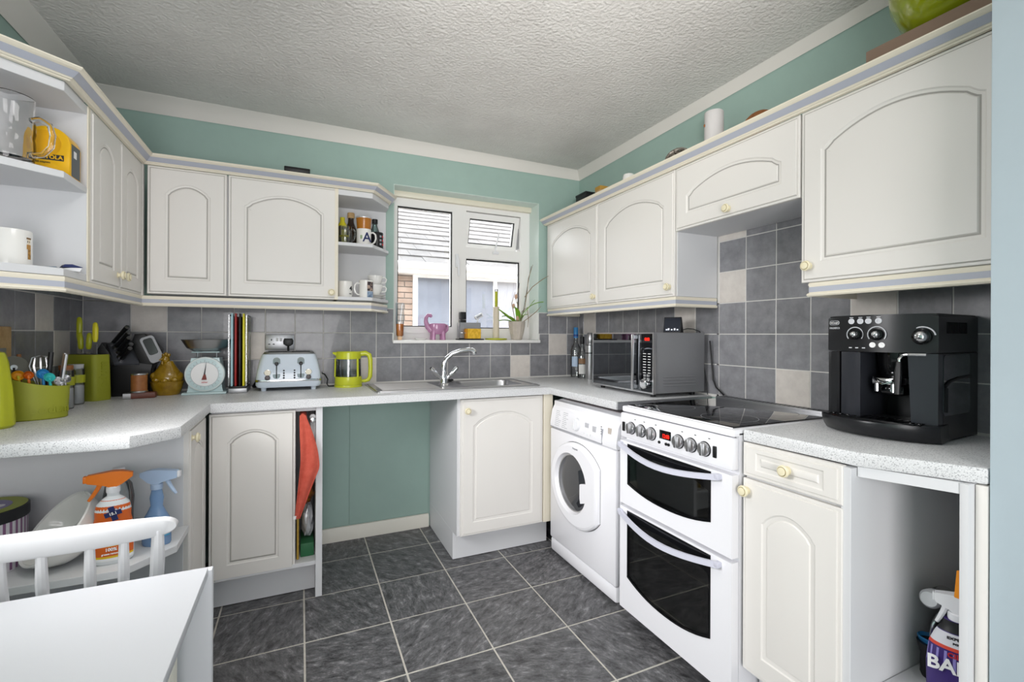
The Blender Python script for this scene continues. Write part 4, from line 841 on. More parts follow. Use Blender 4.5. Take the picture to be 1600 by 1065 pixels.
for k, (a, b) in enumerate((((500, 440), (650, 270)), ((530, 480), (668, 325)), ((560, 520), (673, 378)), ((575, 562), (694, 442)), ((592, 598), (690, 482)))):
    pa = Vector(((a[0] - 650) * .000466, -.02 + .02 * (4 - k) * .7 - .02, (960 - a[1]) * .000466)); pb = Vector(((b[0] - 650) * .000466, pa.y - .055, (960 - b[1]) * .000466 + .004))
    q = pa.copy(); q.rotate(Matrix.Rotation(R(6), 3, 'Z')); kn = thing('kitchen_knife', ('topmost', 'second from top', 'middle', 'second from bottom', 'lowest')[k] + ' black handled knife in the black knife block', 'knife', (-2.583 + q.x, -.128 + q.y, Z + q.z), R(4), 'knives in the black block')
    d = pb - pa
    bld(kn, 'handle', BLACK, lambda g: g.tube([d * .1, d * .5, d * .93], [.008, .009, .0095], 8)); bld(kn, 'bolster', STEEL, lambda g: g.tube([-d * .05, d * .1], .0085, 8)); bld(kn, 'end_cap', STEEL, lambda g: g.tube([d * .93, d], [.0095, .0085], 8))
# roller sharpener and angle block
t = thing('sharpening_block', 'dark red angled sharpening block lying under the wooden roller', 'sharpener', (-2.505, -.270, Z), R(10))
bld(t, 'body', DWOOD, lambda g: g.prism([(-.034, -.022), (.052, -.020), (.058, .002), (.040, .022), (-.034, .022)], 0, .026, 'z', bev=.003)); bld(t, 'grey_face', STEELR, lambda g: g.prism([(-.062, -.018), (-.034, -.022), (-.034, .022), (-.058, .020)], .0, .025, 'z', bev=.002))
t = thing('roller_sharpener', 'small wooden roller with steel ends standing on the red sharpening block', 'sharpener', (-2.512, -.268, Z + .0262))
bld(t, 'roller', WOOD, lambda g: g.lathe([(.030, .006), (.030, .080)], seg=24))
for z in (0, .079): bld(t, 'end_disc', STEEL, lambda g: g.lathe([(.032, z), (.033, z + .002), (.033, z + .006), (.031, z + .008)], seg=24))
# hen dish
t = thing('hen_dish', 'mustard glazed ceramic hen shaped covered dish', 'dish', (-2.428, -.170, Z))
bld(t, 'dish', MUSTARD, lambda g: g.lathe([(.048, 0), (.052, .004), (.060, .03), (.067, .058), (.0685, .064), (.066, .066), (.06, .058)], seg=32, sx=1., sy=.9))
g = MB(); g.lathe([(.060, .064), (.064, .074), (.062, .090), (.053, .108), (.041, .126), (.030, .144), (.022, .160), (.0, .166)], seg=32, sx=1, sy=.85)
g.ball((-.006, -.010, .170), (.019, .020, .022), seg=14); g.ball((.048, 0, .088), (.018, .03, .022), seg=12); g.ball((-.05, -.006, .090), (.016, .03, .02), seg=12)
for x, y, z in ((-.036, -.046, .074), (.0, -.058, .072), (.036, -.046, .074)): g.ball((x, y, z), (.016, .010, .011), seg=10)
hb = g.build('hen_lid', MUSTARD, t)
g = MB()
for x, z, r in ((-.014, .190, .007), (-.004, .195, .008), (.007, .190, .008)): g.ball((x, -.010, z), (r, .005, r * 1.1), seg=10)
g.ball((-.014, -.028, .152), (.006, .006, .011), seg=10); g.build('comb', MUSTARD, hb); bld(hb, 'beak', MUSTARD, lambda g: g.tube([(-.016, -.024, .172), (-.026, -.036, .167)], [.007, .001], 8))
# scale
SCB = M('pale_blue_enamel', 'BCD2D4', .25, coat=.3); t = thing('kitchen_scale', 'pale blue retro kitchen scale with round dial and steel pan', 'scale', (-2.268, -.165, Z))
bld(t, 'base_plate', SCB, lambda g: g.box(-.092, .092, -.075, .075, 0, .010, bev=.003)); bld(t, 'body', SCB, lambda g: g.loft([[(x, y, z) for x, y in ((-a, -.045), (a, -.045), (a, .06), (-a, .06))] for a, z in ((.075, .010), (.070, .03), (.062, .15), (.058, .175))]))
dl = bld(t, 'dial', M('dial_rim', 'D6DFDE', .3), lambda g: g.lathe([(.083, -.02), (.085, 0), (.083, .010), (.078, .012)], seg=40, T=TT(0, -.045, .096) @ TX(R(90))))
bld(dl, 'dial_outer', SCB, lambda g: g.lathe([(.077, .0), (.077, .0125), (0, .0126)], seg=40, T=TT(0, -.045, .096) @ TX(R(90)))); bld(dl, 'dial_ring', GREYPR, lambda g: g.lathe([(.058, .0), (.058, .0131), (0, .0132)], seg=40, T=TT(0, -.045, .096) @ TX(R(90)))); bld(dl, 'dial_face', PRINT_W, lambda g: g.lathe([(.0565, .0), (.0565, .0136), (0, .0137)], seg=40, T=TT(0, -.045, .096) @ TX(R(90))))
g = MB()
for i in range(24):
    a = 2 * math.pi * i / 24; g.box(-.0008, .0008, -.0592, -.0582, .060, .070 if i % 2 == 0 else .066, T=TT(0, 0, .096) @ TY(a))
g.build('dial_marks', GREYPR, dl)
bld(dl, 'needle', PRINT_D, lambda g: g.prism([(-.004, .0), (.002, -.0), (.0075, .062)], -.0615, -.0595, 'y', T=TT(0, 0, .096))); bld(dl, 'needle_tail', M('brick_red', '7A332A', .5), lambda g: g.prism([(-.004, 0), (.004, 0), (.009, -.026), (-.013, -.026)], -.0615, -.0595, 'y', T=TT(0, 0, .096)))
text('salter', .012, PRINT_R, dl, (0, -.0592, .058))
bld(t, 'platform', SCB, lambda g: g.box(-.058, .058, -.04, .05, .200, .206, bev=.002))
for x in (-.04, .04): bld(t, 'post', STEEL, lambda g: g.tube([(x, 0, .17), (x, 0, .202)], .004, 8))
bld(t, 'pan_clip', SCB, lambda g: g.prism([(-.012, .205), (.012, .205), (.010, .222), (0, .228), (-.010, .222)], -.046, -.043, 'y'))
bld(t, 'pan', STEEL, lambda g: g.lathe([(0, .2065), (.055, .207), (.085, .225), (.103, .262), (.108, .264), (.105, .260), (.083, .222), (.05, .2095), (0, .209)], seg=36, caps=False))
# chopping board stand
t = thing('board_stand', 'grey and clear stand holding thin upright coloured chopping boards', 'board stand', (-2.130, -.150, Z))
bld(t, 'base', STEELR, lambda g: g.box(-.039, .042, -.088, .10, 0, .024, bev=.002)); bld(t, 'tray', BLACK, lambda g: g.box(-.037, .040, -.086, .095, .024, .034, bev=.002))
for x in (-.036, .039):
    for y in (-.084, .09): bld(t, 'upright', CLEARP, lambda g: g.tube([(x, y, .03), (x, y, .385)], .0035, 6))
    bld(t, 'top_bar', STEELR, lambda g: g.tube([(x, -.084, .385), (x, .09, .385)], .0035, 6))
for x, m, lab in ((-.024, M('pale_blue_board', 'A9CFD8', .4), 'pale blue'), (-.008, RED, 'red'), (.010, BLACK, 'black'), (.026, YEL, 'yellow')):
    b_ = thing('chopping_board', lab + ' plastic chopping board standing upright in the board stand', 'chopping board', (-2.130 + x, -.15, Z + .0345), group='chopping boards in the stand')
    bld(b_, 'board', m, lambda g: g.box(-.0042, .0042, -.085, .088, 0, .345, bev=.002)); bld(b_, 'index_tab', m, lambda g: g.box(-.004, .004, -.082, -.05, .345, .360, bev=.002))
# socket, plug
t = thing('wall_socket', 'brushed steel double wall socket on the tiles above the toaster', 'socket', (-1.950, -.0002, 1.160))
bld(t, 'plate', STEELR, lambda g: g.box(-.073, .073, -.007, 0, -.043, .043, bev=.003)); 
for x in (-.014, .004): bld(t, 'rocker_switch', WPLAST, lambda g: g.box(x - .006, x + .006, -.011, -.006, .004, .022, bev=.002))
for x, z, a, b_ in ((-.042, .012, .003, .005), (-.053, -.012, .005, .003), (-.031, -.012, .005, .003)): bld(t, 'pin_hole', BLACK, lambda g: g.box(x - a, x + a, -.0078, -.006, z - b_, z + b_))
t = thing('mains_plug', 'black three pin plug pushed into the steel wall socket', 'plug', (-1.908, -.0075, 1.158))
bld(t, 'body', BLACK, lambda g: g.prism([(-.020, .022), (.020, .022), (.026, .008), (.024, -.010), (.010, -.020), (-.010, -.020), (-.024, -.010), (-.026, .008)], -.030, 0, 'y', bev=.005)); bld(t, 'cord', BLACK, lambda g: g.tube([(0, -.018, -.018), (0, -.020, -.06), (-.002, -.02, -.12)], .005, 8))
# toaster
TS = M('pale_blue_gloss', 'D3DEEA', .18, coat=.4); t = thing('toaster', 'pale blue four slice toaster with chrome trim and black knobs', 'toaster', (-1.900, -.085, Z))
def tring(a, yf, yb, z, r=.03): return [(x, y, z) for x, y in rrect(-a, a, yf, yb, r, 4)]
bld(t, 'body', TS, lambda g: g.loft([tring(.148, -.125, .06, .018), tring(.155, -.130, .065, .030), tring(.155, -.130, .065, .055), tring(.150, -.126, .063, .10), tring(.139, -.116, .058, .150), tring(.128, -.106, .05, .186), tring(.124, -.100, .045, .190)]))
bld(t, 'top_plate', STEELR, lambda g: g.loft([tring(.125, -.101, .046, .189), tring(.120, -.096, .042, .197), tring(.112, -.088, .035, .199)]))
for y in (-.06, .005):
    for x in (-.056, .056): bld(t, 'slot', DARK, lambda g: g.box(x - .045, x + .045, y - .012, y + .012, .1985, .2002))
bld(t, 'chrome_band', CHROME, lambda g: g.loft([tring(.1562, -.1312, .066, .047), tring(.1566, -.1316, .0664, .050), tring(.1566, -.1316, .0664, .056), tring(.1560, -.131, .066, .059)], caps=(False, False)))
for x in (-.118, .118):
    for y in (-.10, .04): bld(t, 'foot', TS, lambda g: g.lathe([(.012, 0), (.014, .02)], (x, y, 0), 14))
def fy(z): return -.1305 + max(0, z - .055) * .17
for s, x in ((0, -.058), (1, .056)):
    bld(t, 'lever_recess', CHROME, lambda g: g.prism(rrect(-.017, .017, .062, .172, .015), fy(.117) - .002, fy(.117) + .01, 'y', T=TT(x, 0, 0) @ TT(0, fy(.117), .117) @ TX(-.17) @ TT(0, -fy(.117), -.117)))
    bld(t, 'lever_slot', BLACK, lambda g: g.tube([(x, fy(.065) - .002, .065), (x, fy(.145) - .003, .145)], .0028, 6)); bld(t, 'lever', BLACK, lambda g: g.lathe([(.010, 0), (.0095, .014), (.006, .018), (0, .018)], seg=16, T=TT(x, fy(.14), .140) @ TX(R(90))))
for x in (-.099, .093):
    bld(t, 'gauge', CHROME, lambda g: g.lathe([(.0165, -.004), (.0165, .003), (.0145, .004)], seg=24, T=TT(x, fy(.094), .094) @ TX(R(90) - .15))); bld(t, 'gauge_face', M('gauge_cream', 'F0EAD8', .4), lambda g: g.lathe([(.0142, .0), (.0142, .0042), (0, .0043)], seg=24, T=TT(x, fy(.094), .094) @ TX(R(90) - .15))); bld(t, 'knob', M('brown_black_knob', '2A1C1A', .3), lambda g: g.lathe([(.0125, 0), (.0125, .010), (.010, .014), (0, .0145)], seg=20, T=TT(x, fy(.069), .069) @ TX(R(90))))
for x in (-.024, .026):
    for i in range(4): bld(t, 'push_button', PRINT_D, lambda g: g.lathe([(.0046, 0), (.0044, .004), (0, .005)], seg=12, T=TT(x, fy(.104 - i * .0125), .104 - i * .0125) @ TX(R(90))))
cb = MB(); cb.tube([(-1.735, -.06, .985), (-1.722, -.09, .980), (-1.708, -.115, .955), (-1.712, -.12, .930), (-1.705, -.12, .917), (-1.675, -.11, .916)], .0035, 7)
tag(cb.build('kettle_cable', BLACK), 'black cable curling from behind the toaster to the kettle base', 'cable')
cb = MB(); cb.tube([(-2.03, -.05, .955), (-2.05, -.07, .935), (-2.07, -.06, .925), (-2.055, -.04, .95)], .011, 8); tag(cb.build('toaster_cable', BLACK), 'bundled black cable bunched between board stand and toaster', 'cable')
# kettle
KT = M('lime_kettle', 'C3C92C', .25, coat=.3); t = thing('electric_kettle', 'lime green electric kettle with clear window and looped handle', 'kettle', (-1.600, -.125, Z))
bld(t, 'base', KT, lambda g: g.lathe([(.074, 0), (.075, .008), (.073, .012)], seg=32)); bld(t, 'lower_body', KT, lambda g: g.lathe([(.073, .013), (.074, .016), (.072, .055), (.069, .058)], seg=32)); bld(t, 'upper_body', KT, lambda g: g.lathe([(.066, .155), (.068, .157), (.067, .192), (.062, .198), (.02, .199), (0, .199)], seg=32))
bld(t, 'window', CLEARP, lambda g: g.lathe([(.0685, .056), (.0665, .157)], seg=32, caps=False)); bld(t, 'water', pane('water', 'D5DCDD', .06), lambda g: g.lathe([(.066, .058), (.0655, .095)], seg=32))
for a in (math.pi * .98, math.pi * 1.72): bld(t, 'side_strip', KT, lambda g: g.tube([(.0695 * math.cos(a), .0695 * math.sin(a), .056), (.0675 * math.cos(a), .0675 * math.sin(a), .158)], .006, 8))
bld(t, 'spout', KT, lambda g: g.loft([[(-.055, -.018, .165), (-.055, .018, .165), (-.055, .022, .194), (-.055, -.022, .194)], [(-.084, -.006, .186), (-.084, .006, .186), (-.084, .008, .194), (-.084, -.008, .194)]]))
bld(t, 'handle', KT, lambda g: g.tube([(.055, -.01, .182), (.09, -.015, .187), (.110, -.018, .176), (.116, -.02, .15), (.117, -.02, .10), (.115, -.02, .055), (.105, -.018, .036), (.088, -.015, .030), (.066, -.01, .030)], [.015, .0145, .014, .0125, .012, .012, .0115, .010, .009], 12))
# corner bottles and flask
t = thing('spirit_bottle', 'clear glass spirit bottle with blue cap in the worktop corner', 'bottle', (-.078, -.088, Z))
bld(t, 'glass', CLEARP, lambda g: g.lathe([(.034, 0), (.036, .006), (.036, .19), (.030, .215), (.015, .240), (.0135, .275)], seg=28, caps=False)); bld(t, 'cap', BLUE, lambda g: g.lathe([(.0165, .275), (.0165, .345), (.015, .349), (0, .349)], seg=20)); bld(t, 'neck_ring', M('deep_blue', '1C3F84', .4), lambda g: g.lathe([(.0172, .285), (.0175, .292), (.0172, .300)], seg=20, caps=False)); bld(t, 'label', M('pale_blue_label', 'B7CBE2', .5), lambda g: g.loft([[(.0366 * math.cos(R(a)), .0366 * math.sin(R(a)), z) for a in range(-170, -20, 10)] for z in (.075, .145)], closed=False)); 
t = thing('spirit_bottle', 'smaller clear spirit bottle with black cap in front of the blue capped bottle', 'bottle', (-.083, -.178, Z))
bld(t, 'glass', CLEARP, lambda g: g.lathe([(.030, 0), (.032, .006), (.032, .15), (.026, .178), (.013, .205), (.012, .235)], seg=28, caps=False)); bld(t, 'cap', BLACK, lambda g: g.lathe([(.0145, .233), (.0145, .284), (0, .285)], seg=20)); bld(t, 'label', M('brown_label', '8B6A4C', .5), lambda g: g.loft([[(.0325 * math.cos(R(a)), .0325 * math.sin(R(a)), z) for a in range(-170, -20, 10)] for z in (.10, .135)], closed=False)); bld(t, 'lower_label', M('white_label', 'DDDDDA', .5), lambda g: g.loft([[(.0325 * math.cos(R(a)), .0325 * math.sin(R(a)), z) for a in range(-170, -20, 10)] for z in (.03, .095)], closed=False))
t = thing('steel_flask', 'slim brushed steel flask behind the left end of the microwave', 'flask', (-.073, -.262, Z))
bld(t, 'body', STEEL, lambda g: g.lathe([(.034, 0), (.035, .004), (.035, .225), (.028, .232), (.027, .238)], seg=28)); bld(t, 'lid', STEEL, lambda g: g.lathe([(.024, .238), (.027, .244), (.023, .305), (.019, .310), (0, .311)], seg=24)); bld(t, 'collar', BLACK, lambda g: g.lathe([(.0355, .172), (.0355, .178)], seg=24, caps=False))
# ================================================================== window sill
ZS = 1.1708
t = thing('cream_tube', 'upright tube with orange cream on the left of the window sill', 'tube', (-1.283, .040, ZS))
bld(t, 'tube', pane('frosted_tube', 'E8EEF2', .12), lambda g: g.loft([[(a * math.cos(q), b * math.sin(q), z) for q in [2 * math.pi * i / 20 for i in range(20)]] for a, b, z in ((.016, .016, .022), (.022, .020, .03), (.025, .016, .12), (.026, .004, .225), (.026, .002, .232))])); bld(t, 'cream', M('orange_cream', 'EF9234', .4), lambda g: g.loft([[(a * math.cos(q), b * math.sin(q), z) for q in [2 * math.pi * i / 20 for i in range(20)]] for a, b, z in ((.015, .015, .024), (.021, .019, .032), (.0235, .0155, .10))])); bld(t, 'cap', M('peach_cap', 'F0CDA8', .4), lambda g: g.lathe([(.013, 0), (.016, .022)], seg=20))
t = thing('soap_dish', 'small flat white dish lying on the window sill', 'dish', (-1.150, .045, ZS)); bld(t, 'dish', CERAM, lambda g: g.lathe([(.030, 0), (.040, .009), (.038, .010), (.028, .004), (0, .003)], seg=28))
t = thing('dinosaur_mug', 'mauve ceramic dinosaur shaped pot with raised neck on the window sill', 'ornament', (-1.040, .045, ZS))
g = MB(); g.lathe([(0, .035), (.036, .036), (.052, .052), (.056, .080), (.053, .104), (.050, .106), (.046, .10), (.045, .06), (0, .05)], seg=28, sx=1.0, sy=.75, caps=False)
for x in (-.030, .030):
    for y in (-.018, .018): g.tube([(x, y, .06), (x * 1.08, y, .022), (x * 1.1, y, 0)], [.017, .014, .015], 12)
g.build('body', PINK, t); bld(t, 'neck', PINK, lambda g: (g.tube([(-.040, 0, .060), (-.066, 0, .085), (-.078, 0, .115), (-.076, 0, .142), (-.064, 0, .158), (-.050, 0, .158), (-.040, 0, .148)], [.022, .018, .014, .012, .012, .013, .009], 12))); bld(t, 'tail', PINK, lambda g: g.tube([(.045, 0, .055), (.062, 0, .068), (.066, 0, .088), (.058, 0, .100)], [.014, .011, .008, .005], 10))
t = thing('sink_caddy', 'steel sink tidy on a black tray holding sponge and bottle', 'sink tidy', (-.822, .045, ZS))
bld(t, 'tray', BLACK, lambda g: g.box(-.085, .085, -.05, .045, .0, .008, bev=.003)); bld(t, 'back_box', STEELR, lambda g: (g.box(-.075, .072, -.012, -.010, .012, .115), g.box(-.075, .072, .034, .036, .012, .115), g.box(-.075, -.073, -.012, .036, .012, .115), g.box(.070, .072, -.012, .036, .012, .115)))
bld(t, 'wire_rail', STEEL, lambda g: g.tube([(-.068, -.012, .048), (-.064, -.044, .046), (.066, -.044, .046), (.070, -.012, .048)], .0022, 6)); 
t = thing('yellow_sponge', 'yellow sponge held at the front of the steel sink tidy', 'sponge', (-.806, .018, ZS + .0085)); bld(t, 'sponge', M('sponge_yellow', 'EFC244', .9, var=('D9A82C', 60, .4, .6), bump=(220, .6, .003)), lambda g: g.box(-.047, .047, -.022, .013, 0, .066, bev=.004)); bld(t, 'scourer_side', M('scourer_ochre', 'C88A28', .95), lambda g: g.box(-.060, -.0475, -.020, .012, 0, .065, bev=.003))
t = thing('soap_bottle', 'black square capped bottle standing in the steel sink tidy', 'bottle', (-.868, .057, ZS + .0085)); bld(t, 'bottle', BLACK, lambda g: g.box(-.022, .022, -.018, .018, 0, .125, bev=.006)); bld(t, 'cap', BLACK, lambda g: g.box(-.021, .021, -.018, .018, .127, .176, bev=.004))
t = thing('brush_handle', 'white dish brush with grey angled head leaning in the sink tidy', 'brush', (-.775, .060, ZS + .0085)); bld(t, 'handle', WPLAST, lambda g: g.tube([(-.01, 0, .0), (.005, 0, .08), (.018, 0, .135)], .005, 8)); T = TT(.022, 0, .150) @ TY(R(-28)); bld(t, 'head', WPLAST, lambda g: g.box(-.030, .030, -.012, .012, -.014, .014, bev=.006, T=T)); bld(t, 'grey_strip', GREYPR, lambda g: g.box(-.022, .022, -.0125, -.011, -.006, .006, bev=.002, T=T))
t = thing('paper_towel_holder', 'kitchen roll stand with cream tube and lime base on the window sill', 'kitchen roll stand', (-.630, .050, ZS)); bld(t, 'base', LIME, lambda g: g.lathe([(.074, 0), (.076, .004), (.074, .011), (.02, .013), (0, .013)], seg=36)); bld(t, 'pole', LIME, lambda g: g.lathe([(.0105, .012), (.0105, .330), (.010, .332)], seg=18)); bld(t, 'tip', STEEL, lambda g: g.lathe([(.0115, .330), (.0125, .338), (.011, .347), (0, .352)], seg=18)); bld(t, 'cardboard_tube', M('cream_card', 'D8CDB8', .8), lambda g: g.lathe([(.0205, .0135), (.0205, .225), (.018, .225), (.018, .0135)], seg=20, caps=False))
t = thing('potted_orchid', 'straggly orchid with green leaves in a fluted cream pot on the sill', 'plant', (-.475, .048, ZS))
g = MB(); n = 48
def fl(r, i, k): return r * (1 + k * (1 if i % 4 < 2 else -1))
g.loft([[(fl(r, i, k) * math.cos(2 * math.pi * i / n), fl(r, i, k) * math.sin(2 * math.pi * i / n), z) for i in range(n)] for r, z, k in ((.032, 0, 0), (.036, .004, .015), (.047, .05, .03), (.055, .095, .03), (.057, .112, .02), (.058, .122, 0), (.060, .128, 0), (.054, .128, 0), (.050, .11, 0))], caps=(True, True)); g.build('pot', M('cream_pot', 'C9C0B4', .55, var=('B5ABA0', 14, .35, .7)), t)
bld(t, 'bark', M('bark_brown', '8A6A4A', .9, var=('5C4630', 40, .4, .6)), lambda g: g.lathe([(.053, .108), (.03, .118), (0, .121)], seg=24)); LEAF = M('leaf_green', '6FA02E', .4, var=('8DB83A', 20, .35, .7)); TWIG = M('dry_twig', '93826A', .8)
def leaf(p0, p1, p2, w):
    p0, p1, p2 = Vector(p0), Vector(p1), Vector(p2); 
    def f(u, v):
        c = p0 * (1 - u) ** 2 + p1 * 2 * u * (1 - u) + p2 * u * u; d = ((p1 - p0) * (1 - u) + (p2 - p1) * u).normalized(); s = d.cross(Vector((0, 0, 1))).normalized(); q = (v - .5) * 2
        return c + s * (q * w * math.sin(math.pi * min(.97, u * .93 + .05)) ** .7) + Vector((0, 0, .25 * w * q * q))
    g = MB(); g.sheet(f, 10, 4, .0016); g.build('leaf', LEAF, t)
leaf((.0, 0, .115), (-.06, -.01, .175), (-.118, -.015, .158), .017); leaf((-.008, 0, .115), (-.09, -.03, .160), (-.150, -.03, .205), .020); leaf((-.01, 0, .115), (-.10, .01, .150), (-.150, .012, .120), .020); leaf((.01, 0, .115), (.06, -.03, .26), (.165, -.085, .262), .016); leaf((.0, .005, .115), (.02, -.02, .19), (-.04, -.04, .225), .018); leaf((.01, .01, .115), (.04, .0, .18), (.075, -.02, .175), .014); leaf((.02, .0, .115), (.10, .0, .245), (.125, -.03, .278), .010)
g = MB()
for pts in (((.02, 0, .11), (.06, .0, .22), (.078, .0, .33), (.088, .0, .43), (.118, -.01, .53)), ((.06, 0, .30), (.10, -.04, .37), (.155, -.085, .42), (.195, -.10, .445)), ((.01, .0, .11), (.012, 0, .22), (-.005, .01, .29), (.018, .01, .36)), ((.03, .0, .115), (.09, -.02, .16), (.125, -.06, .20), (.145, -.085, .235)), ((.02, .0, .115), (.05, .02, .2), (.09, .02, .23), (.10, .02, .15), (.095, .02, .09)), ((-.01, 0, .11), (-.03, -.01, .19), (-.045, -.01, .25), (-.02, -.01, .33))): g.tube(pts, [.0028] * (len(pts) - 1) + [.0014], 6)
g.build('stem', TWIG, t)
bld(t, 'support_stick', M('grey_stick', '6E6E70', .5), lambda g: g.tube([(.03, .0, .10), (.09, .0, .42), (.112, 0, .52)], .0022, 6)); bld(t, 'support_stick', MATS['grey_stick'], lambda g: g.tube([(.0, .02, .10), (.02, .02, .32), (.028, .02, .40)], .0022, 6))
for c in ((-.03, -.01, .235), (.0, -.01, .15), (-.012, -.012, .30)): bld(t, 'dried_flower', M('dried_pink', 'C9A58C', .8), lambda g: g.ball(c, (.012, .008, .018), seg=10))
# ================================================================== mugs and bottles on the end shelves
def mug(label, loc, r, h, mat, hand, extra=None, name='mug', cat='mug', grp=None, hr=.55):
    t = thing(name, label, cat, loc, group=grp)
    bld(t, 'body', mat, lambda g: g.lathe([(r * .9, 0), (r, .005), (r, h - .002), (r - .001, h), (r - .004, h), (r - .004, .008), (0, .007)], seg=28)); a = R(hand); c, s = math.cos(a), math.sin(a)
    bld(t, 'handle', mat, lambda g: g.tube([(c * (r - .002 + x), s * (r - .002 + x), z * h) for x, z in ((0, .82), (.014, .84), (.026, .72), (.028, .5), (.022, .3), (.010, .2), (0, .2))], .0048, 8))
    if extra: extra(t, r, h)
    return t
def patch(t, r, a0, a1, z0, z1, mat, name='print'):
    g = MB(); n = 8; g.loft([[((r + .0006) * math.cos(R(a0 + (a1 - a0) * i / n)), (r + .0006) * math.sin(R(a0 + (a1 - a0) * i / n)), z) for i in range(n + 1)] for z in (z0, z1)], closed=False); return g.build(name, mat, t)
SH1, SH2 = 1.6945, 1.4055
t = thing('oil_bottle', 'yellow labelled bottle at the left of the upper mug shelf', 'bottle', (-1.632, -.085, SH1)); bld(t, 'body', YEL, lambda g: g.lathe([(.024, 0), (.024, .13), (.012, .15), (.012, .158)], seg=20)); bld(t, 'label', M('olive_label', '6C6A20', .5), lambda g: g.lathe([(.0244, .10), (.0244, .118)], seg=20, caps=False)); bld(t, 'cap', YEL, lambda g: g.lathe([(.013, .158), (.013, .172), (0, .173)], seg=16))
t = thing('syrup_bottle', 'dark brown glass bottle with cork stopper on the upper mug shelf', 'bottle', (-1.585, -.070, SH1)); bld(t, 'glass', M('brown_glass', '2B1B10', .08, coat=.4), lambda g: g.lathe([(.034, 0), (.036, .006), (.036, .095), (.026, .125), (.017, .15), (.016, .175)], seg=28)); bld(t, 'cork', PALEW, lambda g: g.lathe([(.018, .175), (.020, .178), (.020, .203), (.018, .206), (0, .206)], seg=20))
mug('clear plastic jug with handle on the upper mug shelf', (-1.624, -.165, SH1), .034, .105, CLEARP, -38, lambda t, r, h: patch(t, r, -150, -60, .042, .052, MATS['olive_label']), 'clear_jug', 'jug')
mug('white mug with large navy letter A on the upper mug shelf', (-1.524, -.160, SH1), .040, .098, CERAM, -20, lambda t, r, h: (text('A', .075, NAVY, t, (.012, -r - .0015, h * .48), (R(90), 0, R(16)), bold=.0006), patch(t, r, -125, -108, .04, .06, M('sage_print', '9DB08C', .5))))
t = thing('spread_tub', 'amber tub with foil lid balanced on the letter A mug', 'tub', (-1.524, -.160, SH1 + .0982)); bld(t, 'tub', M('amber_tub', 'B06E1E', .25, coat=.3), lambda g: g.lathe([(.036, 0), (.037, .003), (.042, .060)], seg=28)); bld(t, 'lid', M('foil_lid', 'D9DADB', .3, .5), lambda g: g.lathe([(.044, .060), (.045, .064), (.043, .068), (0, .068)], seg=28))
t = thing('small_bottle', 'clear bottle with dark cap at the back of the upper mug shelf', 'bottle', (-1.452, -.070, SH1)); bld(t, 'glass', pane('teal_glass', 'C2D4D2', .1), lambda g: g.lathe([(.028, 0), (.029, .005), (.029, .10), (.014, .145), (.013, .160)], seg=24, caps=False)); bld(t, 'cap', BLACK, lambda g: g.lathe([(.0165, .158), (.0165, .183), (.0, .184)], seg=18))
mug('black printed mug at the right end of the upper mug shelf', (-1.448, -.132, SH1), .036, .092, M('black_mug', '141519', .25), -160, lambda t, r, h: [patch(t, r, -75 + 28 * (i % 2), -55 + 28 * (i % 2), .018 + .022 * (i // 2), .030 + .022 * (i // 2), (GREYPR, PRINT_R)[i % 2]) for i in range(6)])
mug('cream mug with the number 4 on the lower mug shelf', (-1.622, -.165, SH2), .039, .090, CERAM, 95, lambda t, r, h: (text('4', .034, PRINT_D, t, (.026, -r + .007, h * .55), (R(90), 0, R(36)), bold=.0008), text('eva', .012, PRINT_D, t, (.024, -r + .006, h * .25), (R(90), 0, R(36)))))
mug('white photo mug with its handle to the left on the lower mug shelf', (-1.512, -.170, SH2), .039, .100, CERAM, -168, lambda t, r, h: [patch(t, r, a0, a1, z0, z1, m_, 'photo_print') for a0, a1, z0, z1, m_ in ((-88, -30, .040, .092, M('photo_dark', '3A3238', .5, var=('C0A898', 60, .5, .62))), (-88, -30, .005, .038, M('photo_blue', '9FB4CC', .5, var=('5E7694', 50, .4, .6))))])
for k in range(2):
    t = thing('saucer', ('lower', 'upper')[k] + ' white saucer of the stack at the right of the lower mug shelf', 'saucer', (-1.452, -.118, SH2 + .0125 * k), group='white saucers on the mug shelf'); bld(t, 'plate', CERAM, lambda g: g.lathe([(.028, 0), (.030, .003), (.054, .011), (.055, .0125), (.050, .0118), (.026, .0045), (0, .004)], seg=32))
for k in range(2):
    t = thing('teacup', ('lower', 'upper')[k] + ' white teacup of the two stacked on the saucers', 'cup', (-1.455, -.118, SH2 + .0235 + .052 * k), group='white teacups on the mug shelf'); bld(t, 'bowl', CERAM, lambda g: g.lathe([(.020, 0), (.022, .003), (.034, .022), (.041, .048), (.043, .060), (.041, .060), (.032, .022), (0, .006)], seg=28)); bld(t, 'handle', CERAM, lambda g: g.tube([(.036 + x, -.012 - x * .3, z) for x, z in ((0, .05), (.016, .052), (.024, .040), (.020, .024), (-.002, .020))], .0035, 8))
